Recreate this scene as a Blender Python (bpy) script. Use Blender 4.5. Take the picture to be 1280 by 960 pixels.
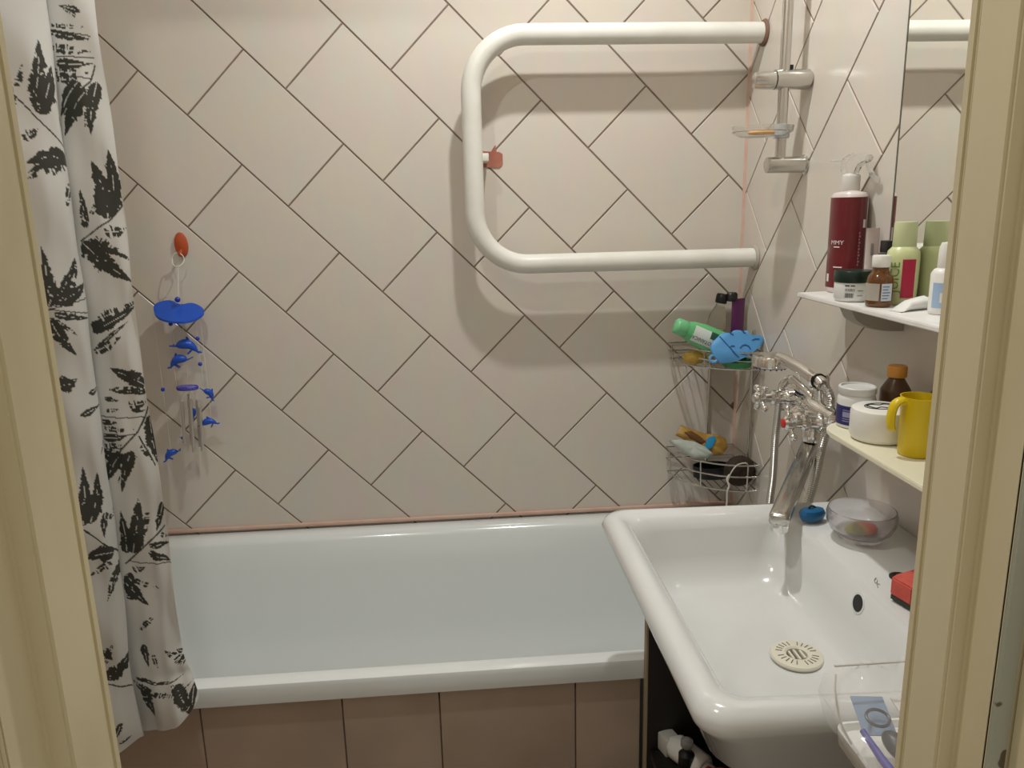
import bpy, bmesh, math, random
import numpy as np
from mathutils import Vector, Matrix, Euler
PI = math.pi
random.seed(7)
scene = bpy.context.scene
COL = scene.collection
for o in list(bpy.data.objects):
    bpy.data.objects.remove(o)

# ------------------------------------------------------------------ camera
cam_d = bpy.data.cameras.new('camera')
cam = bpy.data.objects.new('camera', cam_d)
COL.objects.link(cam)
cam.location = (0.4643, -1.9458, 1.4191)
cam.rotation_euler = (1.343782, 0.023863, -0.076942)
cam_d.sensor_fit = 'HORIZONTAL'
cam_d.sensor_width = 36
cam_d.lens = 27.0217
cam_d.clip_start = 0.01
scene.camera = cam

# ------------------------------------------------------------------ light of the place
world = bpy.data.worlds.new('dim_hallway')
scene.world = world
world.use_nodes = True
bg = world.node_tree.nodes['Background']
bg.inputs[0].default_value = (1.0, 0.93, 0.78, 1)
bg.inputs[1].default_value = 0.30
LAMPS = [(0.120, -1.200, 2.466, 4.0), (0.680, -0.585, 2.466, 8.0)]
vs = scene.view_settings
vs.view_transform = 'Standard'
vs.look = 'None'
vs.gamma = 1.0
vs.use_curve_mapping = False
vs.exposure = 0.35

# ------------------------------------------------------------------ materials
MATS = {}
def base_mat(name):
    m = bpy.data.materials.new(name)
    m.use_nodes = True
    return m, m.node_tree, m.node_tree.nodes['Principled BSDF']
def mat(name, col, rough=0.5, metal=0.0, coat=0.0, trans=0.0, ior=1.45, alpha=1.0, emit=None, spec=None, sss=0.0):
    if name in MATS:
        return MATS[name]
    m, nt, b = base_mat(name)
    b.inputs['Base Color'].default_value = (*col, 1)
    b.inputs['Roughness'].default_value = rough
    b.inputs['Metallic'].default_value = metal
    b.inputs['Coat Weight'].default_value = coat
    b.inputs['Coat Roughness'].default_value = 0.06
    b.inputs['Transmission Weight'].default_value = trans
    b.inputs['IOR'].default_value = ior
    b.inputs['Alpha'].default_value = alpha
    if sss:
        b.inputs['Subsurface Weight'].default_value = sss
        b.inputs['Subsurface Radius'].default_value = (0.01, 0.01, 0.01)
    if spec is not None:
        b.inputs['Specular IOR Level'].default_value = spec
    if emit:
        b.inputs['Emission Color'].default_value = (*emit[0], 1)
        b.inputs['Emission Strength'].default_value = emit[1]
    MATS[name] = m
    return m
def noisy(name, c1, c2, scale=8.0, rough=0.5, stretch=(1, 1, 1), detail=3.0, lo=0.35, hi=0.65, coat=0.0, bump=0.0, bscale=60.0, metal=0.0, trans=0.0, alpha=1.0, extra=None, per_object=False, sss=0.0):
    """principled material with a two-tone noise mottling and optional fine relief"""
    if name in MATS:
        return MATS[name]
    m = mat(name, c1, rough, metal, coat, trans, alpha=alpha, sss=sss)
    nt = m.node_tree; N = nt.nodes; L = nt.links; b = N['Principled BSDF']
    tc = N.new('ShaderNodeTexCoord')
    mp = N.new('ShaderNodeMapping'); mp.inputs['Scale'].default_value = stretch
    L.new(tc.outputs['Object'], mp.inputs['Vector'])
    vec = mp.outputs['Vector']
    if per_object:
        oi = N.new('ShaderNodeObjectInfo')
        ml = N.new('ShaderNodeMath'); ml.operation = 'MULTIPLY'; ml.inputs[1].default_value = 37.0
        L.new(oi.outputs['Random'], ml.inputs[0])
        add = N.new('ShaderNodeVectorMath'); add.operation = 'ADD'
        L.new(vec, add.inputs[0]); L.new(ml.outputs[0], add.inputs[1])
        vec = add.outputs[0]
    n = N.new('ShaderNodeTexNoise'); n.inputs['Scale'].default_value = scale; n.inputs['Detail'].default_value = detail
    L.new(vec, n.inputs['Vector'])
    r = N.new('ShaderNodeValToRGB')
    r.color_ramp.elements[0].position = lo; r.color_ramp.elements[0].color = (*c1, 1)
    r.color_ramp.elements[1].position = hi; r.color_ramp.elements[1].color = (*c2, 1)
    L.new(n.outputs['Fac'], r.inputs['Fac'])
    out = r.outputs['Color']
    if extra:
        c3, s3, lo3, hi3 = extra
        n3 = N.new('ShaderNodeTexNoise'); n3.inputs['Scale'].default_value = s3; n3.inputs['Detail'].default_value = 2.0
        off = N.new('ShaderNodeVectorMath'); off.operation = 'ADD'; off.inputs[1].default_value = (5.3, 1.7, 9.1)
        L.new(vec, off.inputs[0]); L.new(off.outputs[0], n3.inputs['Vector'])
        r3 = N.new('ShaderNodeMapRange'); r3.inputs['From Min'].default_value = lo3; r3.inputs['From Max'].default_value = hi3
        L.new(n3.outputs['Fac'], r3.inputs['Value'])
        mx = N.new('ShaderNodeMix'); mx.data_type = 'RGBA'
        L.new(r3.outputs['Result'], mx.inputs['Factor'])
        L.new(out, mx.inputs['A']); mx.inputs['B'].default_value = (*c3, 1)
        out = mx.outputs['Result']
    L.new(out, b.inputs['Base Color'])
    if bump:
        nb = N.new('ShaderNodeTexNoise'); nb.inputs['Scale'].default_value = bscale
        L.new(tc.outputs['Object'], nb.inputs['Vector'])
        bp = N.new('ShaderNodeBump'); bp.inputs['Strength'].default_value = bump; bp.inputs['Distance'].default_value = 0.002
        L.new(nb.outputs['Fac'], bp.inputs['Height']); L.new(bp.outputs['Normal'], b.inputs['Normal'])
    return m

TILE = noisy('glazed_wall_tile', (.655, .580, .532), (.658, .604, .514), 12.0, 0.22, (1.2, 1.2, .6), 2.0, .36, .64, extra=((.628, .602, .538), 13.0, .46, .70), per_object=True, bump=.05, bscale=9)
GROUT = noisy('brown_grout', (.205, .148, .120), (.265, .195, .155), 20, 0.85)
APRON_TILE = noisy('apron_tile', (.46, .365, .29), (.51, .41, .335), 9, 0.3, extra=((.41, .325, .26), 5, .45, .7), per_object=True)
PINK = noisy('salmon_silicone', (.60, .38, .30), (.62, .45, .37), 25, 0.5)
ENAMEL = mat('bath_enamel', (.735, .77, .765), 0.16, coat=.6)
CERAMIC = mat('sink_ceramic', (.70, .71, .70), 0.13, coat=.7)
RAIL = noisy('white_pipe_paint', (.78, .77, .72), (.72, .71, .65), 12, 0.32, bump=.12, bscale=40)
CHROME = mat('chrome', (.80, .79, .77), 0.08, 1.0)
SATIN = mat('satin_chrome', (.62, .61, .58), 0.26, 1.0)
STEEL = mat('rack_wire', (.62, .60, .55), 0.25, 1.0)
WHITEP = mat('white_plastic', (.80, .79, .75), 0.35)
OFFWHITE = noisy('yellowed_plastic', (.80, .765, .60), (.76, .73, .56), 7, 0.4)
MARBLE = noisy('white_marbled_board', (.82, .81, .78), (.70, .69, .66), 16, 0.3, detail=6, lo=.45, hi=.75)
BLACKP = mat('black_plastic', (.012, .012, .013), 0.35)
PAINT = noisy('cream_frame_paint', (.72, .635, .425), (.75, .665, .455), 6, 0.42, (1, 1, .4), extra=((.67, .585, .385), 14, .55, .75), bump=.25, bscale=22)
PAINT_OLD = noisy('chipped_frame_paint', (.72, .635, .425), (.75, .665, .455), 6, 0.45, (1, 1, .35), extra=((.10, .07, .045), 30, .70, .72), bump=.3, bscale=25)
PAINT_GREY = noisy('grey_green_old_paint', (.40, .41, .33), (.46, .46, .37), 8, 0.5, extra=((.12, .09, .06), 34, .66, .68))
WALLPLAIN = noisy('plain_tile_paint', (.60, .50, .42), (.63, .54, .44), 5, 0.4)
CEIL = mat('ceiling_paint', (.80, .78, .73), 0.8)
FLOORM = noisy('brown_floor_tile', (.26, .18, .13), (.32, .23, .17), 5, 0.4)
BLUE = mat('blue_plastic', (.015, .085, .50), 0.28)
BLUEBEAD = mat('blue_bead_plastic', (.012, .05, .42), 0.25)

# ------------------------------------------------------------------ mesh helpers
class MB:
    def __init__(self):
        self.bm = bmesh.new()
    def box(self, c, s, rot=None, bevel=0.0):
        r = bmesh.ops.create_cube(self.bm, size=1.0)
        vs_ = r['verts']
        M = Matrix.Translation(c) @ (Euler(rot).to_matrix().to_4x4() if rot else Matrix()) @ Matrix.Diagonal((*s, 1))
        bmesh.ops.transform(self.bm, matrix=M, verts=vs_)
        if bevel:
            es = list({e for v in vs_ for e in v.link_edges})
            bmesh.ops.bevel(self.bm, geom=es, offset=bevel, segments=2, profile=.5, affect='EDGES')
        return self
    def loft(self, loops, cap0=True, cap1=True, closed=True):
        rows = [[self.bm.verts.new(p) for p in lp] for lp in loops]
        n = len(rows[0])
        for a, b in zip(rows[:-1], rows[1:]):
            for i in range(n if closed else n - 1):
                j = (i + 1) % n
                try:
                    self.bm.faces.new((a[i], a[j], b[j], b[i]))
                except ValueError:
                    pass
        if cap0: self.bm.faces.new(rows[0][::-1])
        if cap1: self.bm.faces.new(rows[-1])
        return self
    def lathe(self, prof, seg=24, c=(0, 0, 0), axis='Z', sx=1.0, sy=1.0, rot=None, cap0=True, cap1=True):
        loops = []
        for r, z in prof:
            lp = []
            for i in range(seg):
                a = 2 * PI * i / seg
                p = Vector((r * sx * math.cos(a), r * sy * math.sin(a), z))
                if axis == 'X': p = Vector((p.z, p.x, p.y))
                elif axis == 'Y': p = Vector((p.y, p.z, p.x))
                elif axis == '-X': p = Vector((-p.z, -p.x, p.y))
                if rot: p = Euler(rot).to_matrix() @ p
                lp.append(p + Vector(c))
            loops.append(lp)
        return self.loft(loops, cap0, cap1)
    def tube(self, pts, r, seg=10, cap=True, flat=1.0, closed=False, up=None):
        pts = [Vector(p) for p in pts]
        n = len(pts)
        rs = r if isinstance(r, (list, tuple)) else [r] * n
        loops = []
        prev = None
        for i, p in enumerate(pts):
            if closed: t = pts[(i + 1) % n] - pts[i - 1]
            else: t = pts[min(i + 1, n - 1)] - pts[max(i - 1, 0)]
            t.normalize()
            if prev is None:
                u = Vector(up) if up else (Vector((0, 0, 1)) if abs(t.z) < .9 else Vector((1, 0, 0)))
            else: u = prev
            u = (u - t * u.dot(t)).normalized()
            prev = u
            v = t.cross(u)
            loops.append([p + (u * math.cos(2 * PI * k / seg) * flat + v * math.sin(2 * PI * k / seg)) * rs[i] for k in range(seg)])
        if closed:
            loops.append(loops[0])
            rows = [[self.bm.verts.new(q) for q in lp] for lp in loops[:-1]]
            for i in range(n):
                a, b = rows[i], rows[(i + 1) % n]
                for k in range(seg):
                    j = (k + 1) % seg
                    self.bm.faces.new((a[k], a[j], b[j], b[k]))
            return self
        return self.loft(loops, cap, cap)
    def sphere(self, c, r, seg=12, s=(1, 1, 1), rot=None):
        rr = bmesh.ops.create_uvsphere(self.bm, u_segments=seg, v_segments=max(6, seg * 2 // 3), radius=r)
        M = Matrix.Translation(c) @ (Euler(rot).to_matrix().to_4x4() if rot else Matrix()) @ Matrix.Diagonal((*s, 1))
        bmesh.ops.transform(self.bm, matrix=M, verts=rr['verts'])
        return self
    def prism(self, poly, M, t):
        """2-D polygon extruded by t along +local z, M maps local to object space"""
        a = [M @ Vector((x, y, 0)) for x, y in poly]
        b = [M @ Vector((x, y, t)) for x, y in poly]
        return self.loft([a, b])
    def mesh(self, name, m, smooth=40):
        bmesh.ops.recalc_face_normals(self.bm, faces=self.bm.faces)
        me = bpy.data.meshes.new(name)
        self.bm.to_mesh(me); self.bm.free()
        for mm in (m if isinstance(m, (list, tuple)) else [m]):
            me.materials.append(mm)
        if smooth:
            me.shade_smooth()
            me.set_sharp_from_angle(angle=math.radians(smooth))
        return me
    def build(self, name, m, parent=None, loc=None, rot=None, smooth=40):
        o = bpy.data.objects.new(name, self.mesh(name, m, smooth))
        COL.objects.link(o)
        if parent: o.parent = parent
        if loc: o.location = loc
        if rot: o.rotation_euler = rot
        return o
def link(name, me, parent=None, loc=(0, 0, 0), rot=(0, 0, 0)):
    o = bpy.data.objects.new(name, me); COL.objects.link(o)
    o.parent = parent; o.location = loc; o.rotation_euler = rot
    return o
def tag(o, label=None, cat=None, group=None, kind=None):
    if label: o['label'] = label
    if cat: o['category'] = cat
    if group: o['group'] = group
    if kind: o['kind'] = kind
    return o
def thing(name, label, cat, loc=(0, 0, 0), rot=(0, 0, 0), group=None):
    o = bpy.data.objects.new(name, None); COL.objects.link(o)
    o.empty_display_size = .05
    o.location = loc; o.rotation_euler = rot
    return tag(o, label, cat, group)
def struct(o, label=None, cat=None):
    return tag(o, label, cat, kind='structure')
def rr(x0, x1, y0, y1, r, z, n=6):
    pts = []
    for cx, cy, a0 in ((x1 - r, y1 - r, 0), (x0 + r, y1 - r, 90), (x0 + r, y0 + r, 180), (x1 - r, y0 + r, 270)):
        for k in range(n + 1):
            a = math.radians(a0 + 90 * k / n)
            pts.append(Vector((cx + r * math.cos(a), cy + r * math.sin(a), z)))
    return pts
def arc(c, r, a0, a1, n, f):
    return [f(c[0] + r * math.cos(math.radians(a0 + (a1 - a0) * k / n)), c[1] + r * math.sin(math.radians(a0 + (a1 - a0) * k / n))) for k in range(n + 1)]
def smooth_path(P, n=8):
    P = [Vector(p) for p in P]; out = []
    for i in range(len(P) - 1):
        a, b, c, d = P[max(i - 1, 0)], P[i], P[i + 1], P[min(i + 2, len(P) - 1)]
        for k in range(n):
            t = k / n
            out.append(.5 * ((2 * b) + (c - a) * t + (2 * a - 5 * b + 4 * c - d) * t * t + (3 * b - a - 3 * c + d) * t ** 3))
    out.append(P[-1]); return out
def text_mesh(s, size, align='CENTER', res=2):
    cu = bpy.data.curves.new('lettering', 'FONT'); cu.body = s; cu.size = size; cu.align_x = align; cu.align_y = 'CENTER'
    cu.resolution_u = res
    o = bpy.data.objects.new('lettering', cu); COL.objects.link(o)
    dg = bpy.context.evaluated_depsgraph_get(); dg.update()
    me = bpy.data.meshes.new_from_object(o.evaluated_get(dg))
    bpy.data.objects.remove(o); bpy.data.curves.remove(cu)
    return me
def wrap_text(s, size, m, parent, R, z, ang, name='lettering', vertical=0, sx=1.0, off=.0004, sq=1.0):
    """lettering that follows a round body of radius R; ang = facing direction (0 = -Y)"""
    me = text_mesh(s, size)
    bm = bmesh.new(); bm.from_mesh(me)
    bmesh.ops.subdivide_edges(bm, edges=[e for e in bm.edges if e.calc_length() > size * .2], cuts=2)
    for v in bm.verts:
        x, y = v.co.x * sx, v.co.y
        if vertical == 1: x, y = -y, x
        elif vertical == -1: x, y = y, -x
        a = ang + x / R
        v.co = ((R + off) * math.sin(a), -(R + off) * math.cos(a) * sq, z + y)
    bm.to_mesh(me); bm.free()
    me.materials.clear(); me.materials.append(m)
    return link(name, me, parent)
def patch_cyl(R, z0, z1, a0, a1, m, parent, name, off=.0003, n=10, t=.0004, sq=1.0):
    """thin printed label around part of a round body"""
    mb = MB(); loops = []
    for k in range(n + 1):
        a = a0 + (a1 - a0) * k / n
        s, c = math.sin(a), -math.cos(a) * sq
        loops.append([Vector(((R - t) * s, (R - t) * c, z0)), Vector(((R + off) * s, (R + off) * c, z0)), Vector(((R + off) * s, (R + off) * c, z1)), Vector(((R - t) * s, (R - t) * c, z1))])
    mb.loft(loops)
    return mb.build(name, m, parent, smooth=50)

# ================================================================== THE ROOM
WX, BY, FY, LX, CZ = 1.204, 0.0, -1.457, -0.496, 2.50
TL, TW, J = .302, .2017, .0038       # tile pitch and joint
def clip_poly(poly, x0, x1, y0, y1):
    def cut(P, f, inter):
        out = []
        for i in range(len(P)):
            a, b = P[i - 1], P[i]
            fa, fb = f(a), f(b)
            if fa != fb: out.append(inter(a, b))
            if fb: out.append(b)
        return out
    ix = lambda X: (lambda a, b: (X, a[1] + (b[1] - a[1]) * (X - a[0]) / (b[0] - a[0])))
    iy = lambda Y: (lambda a, b: (a[0] + (b[0] - a[0]) * (Y - a[1]) / (b[1] - a[1]), Y))
    for f, it in ((lambda p: p[0] >= x0, ix(x0)), (lambda p: p[0] <= x1, ix(x1)), (lambda p: p[1] >= y0, iy(y0)), (lambda p: p[1] <= y1, iy(y1))):
        if poly: poly = cut(poly, f, it)
    return poly
def area(P): return abs(sum(P[i - 1][0] * P[i][1] - P[i][0] * P[i - 1][1] for i in range(len(P)))) / 2
def tile_mesh(poly, to3, m, name='tile'):
    """poly local 2-D; to3(x,y,depth) -> 3-D with depth 0 = visible face"""
    cx = sum(p[0] for p in poly) / len(poly); cy = sum(p[1] for p in poly) / len(poly)
    def inset(d):
        o = []
        for x, y in poly:
            l = math.hypot(x - cx, y - cy) or 1
            k = max(0, 1 - d / l); o.append((cx + (x - cx) * k, cy + (y - cy) * k))
        return o
    mb = MB()
    mb.loft([[to3(x, y, .005) for x, y in poly], [to3(x, y, .0009) for x, y in poly], [to3(x, y, 0) for x, y in inset(.0016)]], cap0=False)
    return mb.mesh(name, m, smooth=0)
def lay_tiles(parent, rows, rect, place, to3, m):
    """rows: list of tile corner quads in wall 2-D; tiles clipped at the wall's rectangle"""
    shared = {}
    for q in rows:
        P = clip_poly(q, *rect)
        if not P or len(P) < 3 or area(P) < 2e-4: continue
        cx = sum(p[0] for p in P) / len(P); cy = sum(p[1] for p in P) / len(P)
        loc = [(x - cx, y - cy) for x, y in P]
        full = len(P) == 4 and abs(area(P) - area(q)) < 1e-6
        if full:
            if 'm' not in shared: shared['m'] = tile_mesh(loc, to3, m)
            me = shared['m']
        else: me = tile_mesh(loc, to3, m)
        o = link('tile', me, parent, place(cx, cy))
s45 = math.sqrt(.5)
def diag_rows(org, du, dv, offs, kr, nr):
    out = []
    for k in kr:
        off = offs(k)
        for n in nr:
            u0, u1 = (off + n) * TL + J / 2, (off + n + 1) * TL - J / 2
            v0, v1 = k * TW + J / 2, (k + 1) * TW - J / 2
            q = [(org[0] + du[0] * u + dv[0] * v, org[1] + du[1] * u + dv[1] * v) for u, v in ((u0, v0), (u1, v0), (u1, v1), (u0, v1))]
            out.append(q)
    return out
# back wall
wb = MB().box(((LX + WX) / 2 + .02, .052, CZ / 2), (WX - LX + .16, .10, CZ)).build('wall_back', GROUT, smooth=0)
struct(wb, 'back wall of pinkish beige tiles laid on the diagonal above the bath', 'wall')
BO = {-4: -.031, -3: .432, -2: -.10, -1: .4125, 0: 0, 1: -.466, 2: .048, 3: .566, 4: .100}
bo = lambda k: BO.get(k, (.5 if k % 2 else 0) + .02 * k)
rows = diag_rows((0.0, 1.788), (s45, -s45), (-s45, -s45), bo, range(-9, 10), range(-9, 10))
lay_tiles(wb, rows, (LX + .001, WX - .003, .585, CZ - .002), lambda x, y: (x - wb.location.x, 0, y), lambda x, y, d: Vector((x, d, y)), TILE)
# right wall
wr = MB().box((WX + .052, FY / 2, CZ / 2), (.10, -FY, CZ)).build('wall_right', GROUT, smooth=0)
struct(wr, 'right wall of pinkish beige diagonal tiles behind the mirror and shelves', 'wall')
RO = {0: 1.196, 1: .997, -1: 1.028, 2: 1.169, -2: 1.181}
ro = lambda k: (RO.get(k, 1.19 if k % 2 == 0 else 1.03)) / TL
# wall 2-D: (s = -Y, z); long joints run along (+s,+z), rows step along (+s,-z)
rows = []
for q in diag_rows((0, 0), (s45, s45), (s45, -s45), lambda k: 0, [], []): pass
b0 = -.812
for k in range(-9, 9):
    for n in range(-9, 10):
        a0, a1 = ro(k) * TL + n * TL + J / 2, ro(k) * TL + (n + 1) * TL - J / 2
        c0, c1 = b0 + k * TW + J / 2, b0 + (k + 1) * TW - J / 2
        rows.append([((a + c) * s45, (a - c) * s45) for a, c in ((a0, c0), (a0, c1), (a1, c1), (a1, c0))])
lay_tiles(wr, rows, (.003, -FY - .001, .002, CZ - .002), lambda s, z: (WX, -s, z), lambda s, z, d: Vector((d, -s, z)), TILE)
# left wall, front wall, floor, ceiling
struct(MB().box((LX - .05, FY / 2, CZ / 2), (.10, -FY, CZ)).build('wall_left', WALLPLAIN, smooth=0), 'left wall hidden behind the shower curtain', 'wall')
DL, DR, DH = .190, .812, 2.02
wf = MB()
wf.box(((LX - .1 + DL) / 2, FY - .035, CZ / 2), (DL - LX + .1, .07, CZ))
wf.box(((WX + .1 + DR) / 2, FY - .035, CZ / 2), (WX + .1 - DR, .07, CZ))
wf.box(((DL + DR) / 2, FY - .035, (DH + CZ) / 2), (DR - DL, .07, CZ - DH))
struct(wf.build('wall_front', WALLPLAIN, smooth=0), 'front wall around the doorway', 'wall')
struct(MB().box(((LX + WX) / 2, -.95, -.05), (2.6, 2.3, .10)).build('floor', FLOORM, smooth=0), 'brown tiled floor', 'floor')
struct(MB().box(((LX + WX) / 2, FY / 2, CZ + .05), (WX - LX + .2, -FY + .2, .10)).build('ceiling', CEIL, smooth=0), 'white ceiling', 'ceiling')
# salmon sealing strips in the corner and along the bath
t1 = MB().prism([(-.006, 0), (0, -.006), (0, 0)], Matrix.Translation((WX, 0, .6)), CZ - .6).build('trim_1', PINK, smooth=0)
struct(t1, 'salmon pink sealing strip running up the corner of the tiled walls', 'trim')
t2 = MB().box(((LX + WX) / 2, -.004, .6095), (WX - LX, .010, .010), bevel=.003).build('trim_2', PINK, smooth=0)
struct(t2, 'salmon pink sealing strip along the wall edge of the bath', 'trim')

# door frame: two jambs, each a stepped post with a loose inner strip
dr = thing('door_1', 'cream painted wooden door frame with peeling paint around the doorway', 'door frame')
struct(dr)
def jamb(sgn, xs, y1, step, y2, front, name):
    # stepped post in plan: stop face at xs, rebate face at xs+step, room side at FY
    X = lambda d: xs + sgn * d
    poly = [(X(0), FY - .0085), (X(0), y1), (X(step), y1), (X(step), y2), (X(front), y2), (X(front), y2 - .004), (X(.055), y2 - .004), (X(.055), FY - .0085)]
    mb = MB(); mb.prism(poly, Matrix(), DH)
    bmesh.ops.bevel(mb.bm, geom=[e for e in mb.bm.edges if abs((e.verts[0].co - e.verts[1].co).z) > .1], offset=.0022, segments=2, affect='EDGES')
    mb.build('door_post', PAINT, dr, smooth=60)
    st = MB(); st.prism([(X(0), FY + .001), (X(.0008), FY - .0068), (X(.03), FY - .0068), (X(.03), FY + .001)], Matrix(), DH)
    bmesh.ops.bevel(st.bm, geom=[e for e in st.bm.edges if abs((e.verts[0].co - e.verts[1].co).z) > .1], offset=.0016, segments=2, affect='EDGES')
    st.build('edge_strip', PAINT, dr, smooth=60)
    g = MB(); g.prism([(X(.0035), FY - .006), (X(.0035), FY - .009), (X(.03), FY - .009), (X(.03), FY - .006)], Matrix(), DH)
    g.build('gap_shade', mat('dark_gap', (.05, .04, .03), .9), dr, smooth=0)  # dark strip paints the shade down in the open gap
    return X
X = jamb(1, .7875, -1.503, .0125, -1.531, .012, 'right')
g = MB().prism([(X(.0125), -1.5365), (X(.0235), -1.5365), (X(.0235), -1.531), (X(.0125), -1.531)], Matrix(), DH); g.build('old_paint_band', PAINT_GREY, dr, smooth=0)
c = MB().prism([(X(.026), -1.534), (X(.026), -1.552), (X(.09), -1.552), (X(.09), -1.534)], Matrix(), DH + .07)
bmesh.ops.bevel(c.bm, geom=[e for e in c.bm.edges if abs((e.verts[0].co - e.verts[1].co).z) > .1], offset=.003, segments=2, affect='EDGES')
c.build('casing', PAINT_OLD, dr, smooth=60)
X = jamb(-1, .2165, -1.513, .0140, -1.552, .012, 'left')
c = MB().prism([(X(.0165), -1.556), (X(.09), -1.556), (X(.09), -1.570), (X(.0165), -1.570)][::-1], Matrix(), DH + .07)
bmesh.ops.bevel(c.bm, geom=[e for e in c.bm.edges if abs((e.verts[0].co - e.verts[1].co).z) > .1], offset=.003, segments=2, affect='EDGES')
c.build('casing', PAINT, dr, smooth=60)
MB().box(((DL + DR) / 2, FY - .045, DH + .0), (.56, .085, .04), bevel=.003).build('lintel', PAINT, dr)

# two round lamps under the ceiling, out of the picture
for i, (x, y, z, watt) in enumerate(LAMPS):
    lp = thing('ceiling_lamp', ['round flush ceiling lamp just inside the doorway', 'round flush ceiling lamp above the bath front'][i], 'lamp', (x, y, CZ), group='ceiling lamps')
    MB().lathe([(.070, 0), (.070, -.020), (.062, -.028), (.055, -.028)], 32).build('housing', WHITEP, lp)
    MB().lathe([(.052, -.0275), (.050, -.030), (.0, -.0305)], 32, cap1=False).build('diffuser', mat('lamp_diffuser', (.9, .9, .85), .5, emit=((1, .98, .93), 12.0)), lp)
    ld = bpy.data.lights.new('lamp_light', 'AREA'); ld.shape = 'DISK'; ld.size = .055; ld.energy = watt; ld.color = (1.0, 1.0, .97)
    lo = bpy.data.objects.new('lamp_light', ld); COL.objects.link(lo); lo.parent = lp
    lo.location = (0, 0, z - CZ)

# ================================================================== BATH AND APRON
bt = thing('bathtub', 'long white enamelled bathtub along the tiled back wall', 'bathtub', (0, 0, 0))
x0, x1, y0, y1 = LX + .002, WX - .002, -.702, -.002
loops = [rr(x0 + .006, x1 - .006, y0 + .006, y1 - .006, .012, .560), rr(x0, x1, y0, y1, .014, .562), rr(x0, x1, y0, y1, .016, .591), rr(x0 + .003, x1 - .003, y0 + .003, y1 - .003, .018, .5985),
         rr(x0 + .012, x1 - .012, y0 + .012, y1 - .010, .022, .601), rr(x0 + .045, x1 - .045, y0 + .030, y1 - .040, .06, .602), rr(x0 + .055, x1 - .055, y0 + .037, y1 - .052, .08, .598), rr(x0 + .062, x1 - .062, y0 + .043, y1 - .062, .09, .585),
         rr(x0 + .075, x1 - .070, y0 + .055, y1 - .074, .11, .52), rr(x0 + .12, x1 - .09, y0 + .085, y1 - .10, .14, .36), rr(x0 + .17, x1 - .11, y0 + .11, y1 - .125, .15, .26), rr(x0 + .24, x1 - .15, y0 + .16, y1 - .18, .15, .215), rr(x0 + .34, x1 - .22, y0 + .24, y1 - .26, .09, .205)]
MB().loft(loops, cap0=False).build('tub_body', ENAMEL, bt, smooth=50)
MB().lathe([(.03, .2055), (.03, .2085), (.02, .2085), (.012, .206)], 20, c=(x1 - .26, -.35, 0)).build('drain', CHROME, bt)
MB().lathe([(.028, 0), (.028, .006), (.02, .009)], 20, c=(x1 - .078, -.35, .48), axis='-X').build('overflow_cap', CHROME, bt)
wa = MB().box(((LX + .783) / 2, -.668, .268), (.783 - LX, .03, .536)).build('wall_apron', GROUT, smooth=0)
struct(wa, 'brown tiled apron wall under the front rim of the bath', 'wall')
xs = [LX, -.275, -.024, .229, .406, .659, .783]
for xa, xb in zip(xs[:-1], xs[1:]):
    for za, zb in ((.002, .27), (.27, .556)):
        P = [(xa + .0012, za + .0012), (xb - .0012, za + .0012), (xb - .0012, zb - .0012), (xa + .0012, zb - .0012)]
        cx, cy = (xa + xb) / 2, (za + zb) / 2
        link('tile', tile_mesh([(x - cx, y - cy) for x, y in P], lambda x, y, d: Vector((x, d, y)), APRON_TILE), wa, (cx, -.688, cy))

# ================================================================== SINK
sk = thing('washbasin', 'white rectangular ceramic washbasin with thick rounded rim on the right', 'sink', (0, 0, 0))
a0, a1, b0_, b1 = .706, 1.2025, -1.252, -.664
def sl(dl, dr_, df, db, r, z): return rr(a0 + dl, a1 - dr_, b0_ + df, b1 - db, r, z, 8)
loops = [sl(.16, .05, .15, .12, .06, .685), sl(.10, .015, .085, .095, .06, .70), sl(.040, .0, .040, .050, .05, .78), sl(.016, .0, .016, .034, .045, .838),
         sl(.004, 0, .004, .003, .038, .856), sl(.0, 0, .0, .0, .036, .868), sl(.004, 0, .004, .003, .036, .879), sl(.012, .001, .012, .010, .034, .886), sl(.024, .004, .022, .020, .03, .8885),
         sl(.038, .160, .036, .036, .03, .884), sl(.047, .1645, .042, .048, .032, .874), sl(.053, .1695, .046, .053, .036, .858),
         sl(.062, .179, .056, .063, .045, .815), sl(.070, .188, .070, .076, .05, .785), sl(.092, .212, .105, .105, .06, .767), sl(.15, .235, .19, .17, .045, .760), sl(.19, .25, .26, .25, .024, .757)]
# the deck towards the wall lies a little lower than the rim
def deck(v):
    k = min(1, max(0, (v.x - .985) / .04))
    if v.z > .873: v.z -= .012 * k * (1 if -1.225 < v.y < -.69 else .5)
    return v
loops = [[deck(v) for v in lp] for lp in loops]
MB().loft(loops).build('basin', CERAMIC, sk, smooth=60)
HOLE = mat('hole_shade', (.02, .018, .015), .6)  # dark discs paint the shade of holes not cut into the basin
MB().lathe([(.016, 0), (.016, .0012), (.013, .0014)], 20, c=(1.101, -.955, .8740)).build('tap_hole', HOLE, sk)
ov = MB().lathe([(.0150, -.004), (.0158, .0004), (.0128, .0010), (.0120, -.003)], 24, axis='-X', rot=(0, .23, 0), cap0=False, cap1=False).build('overflow_ring', CERAMIC, sk, loc=(1.0302, -.9705, .8458))
MB().lathe([(.0125, -.004), (.0125, .0008), (.0, .0009)], 20, axis='-X', rot=(0, .23, 0), cap1=False).build('overflow_hole', HOLE, sk, loc=(1.0302, -.9705, .8458))
em = MB()
em.tube([(1.066, -.950, .8735), (1.060, -.956, .8735), (1.057, -.963, .8735), (1.060, -.970, .8735)], .0007, 5)
em.tube([(1.064, -.957, .8735), (1.058, -.966, .8732), (1.053, -.978, .8730)], .0006, 5)
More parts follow.
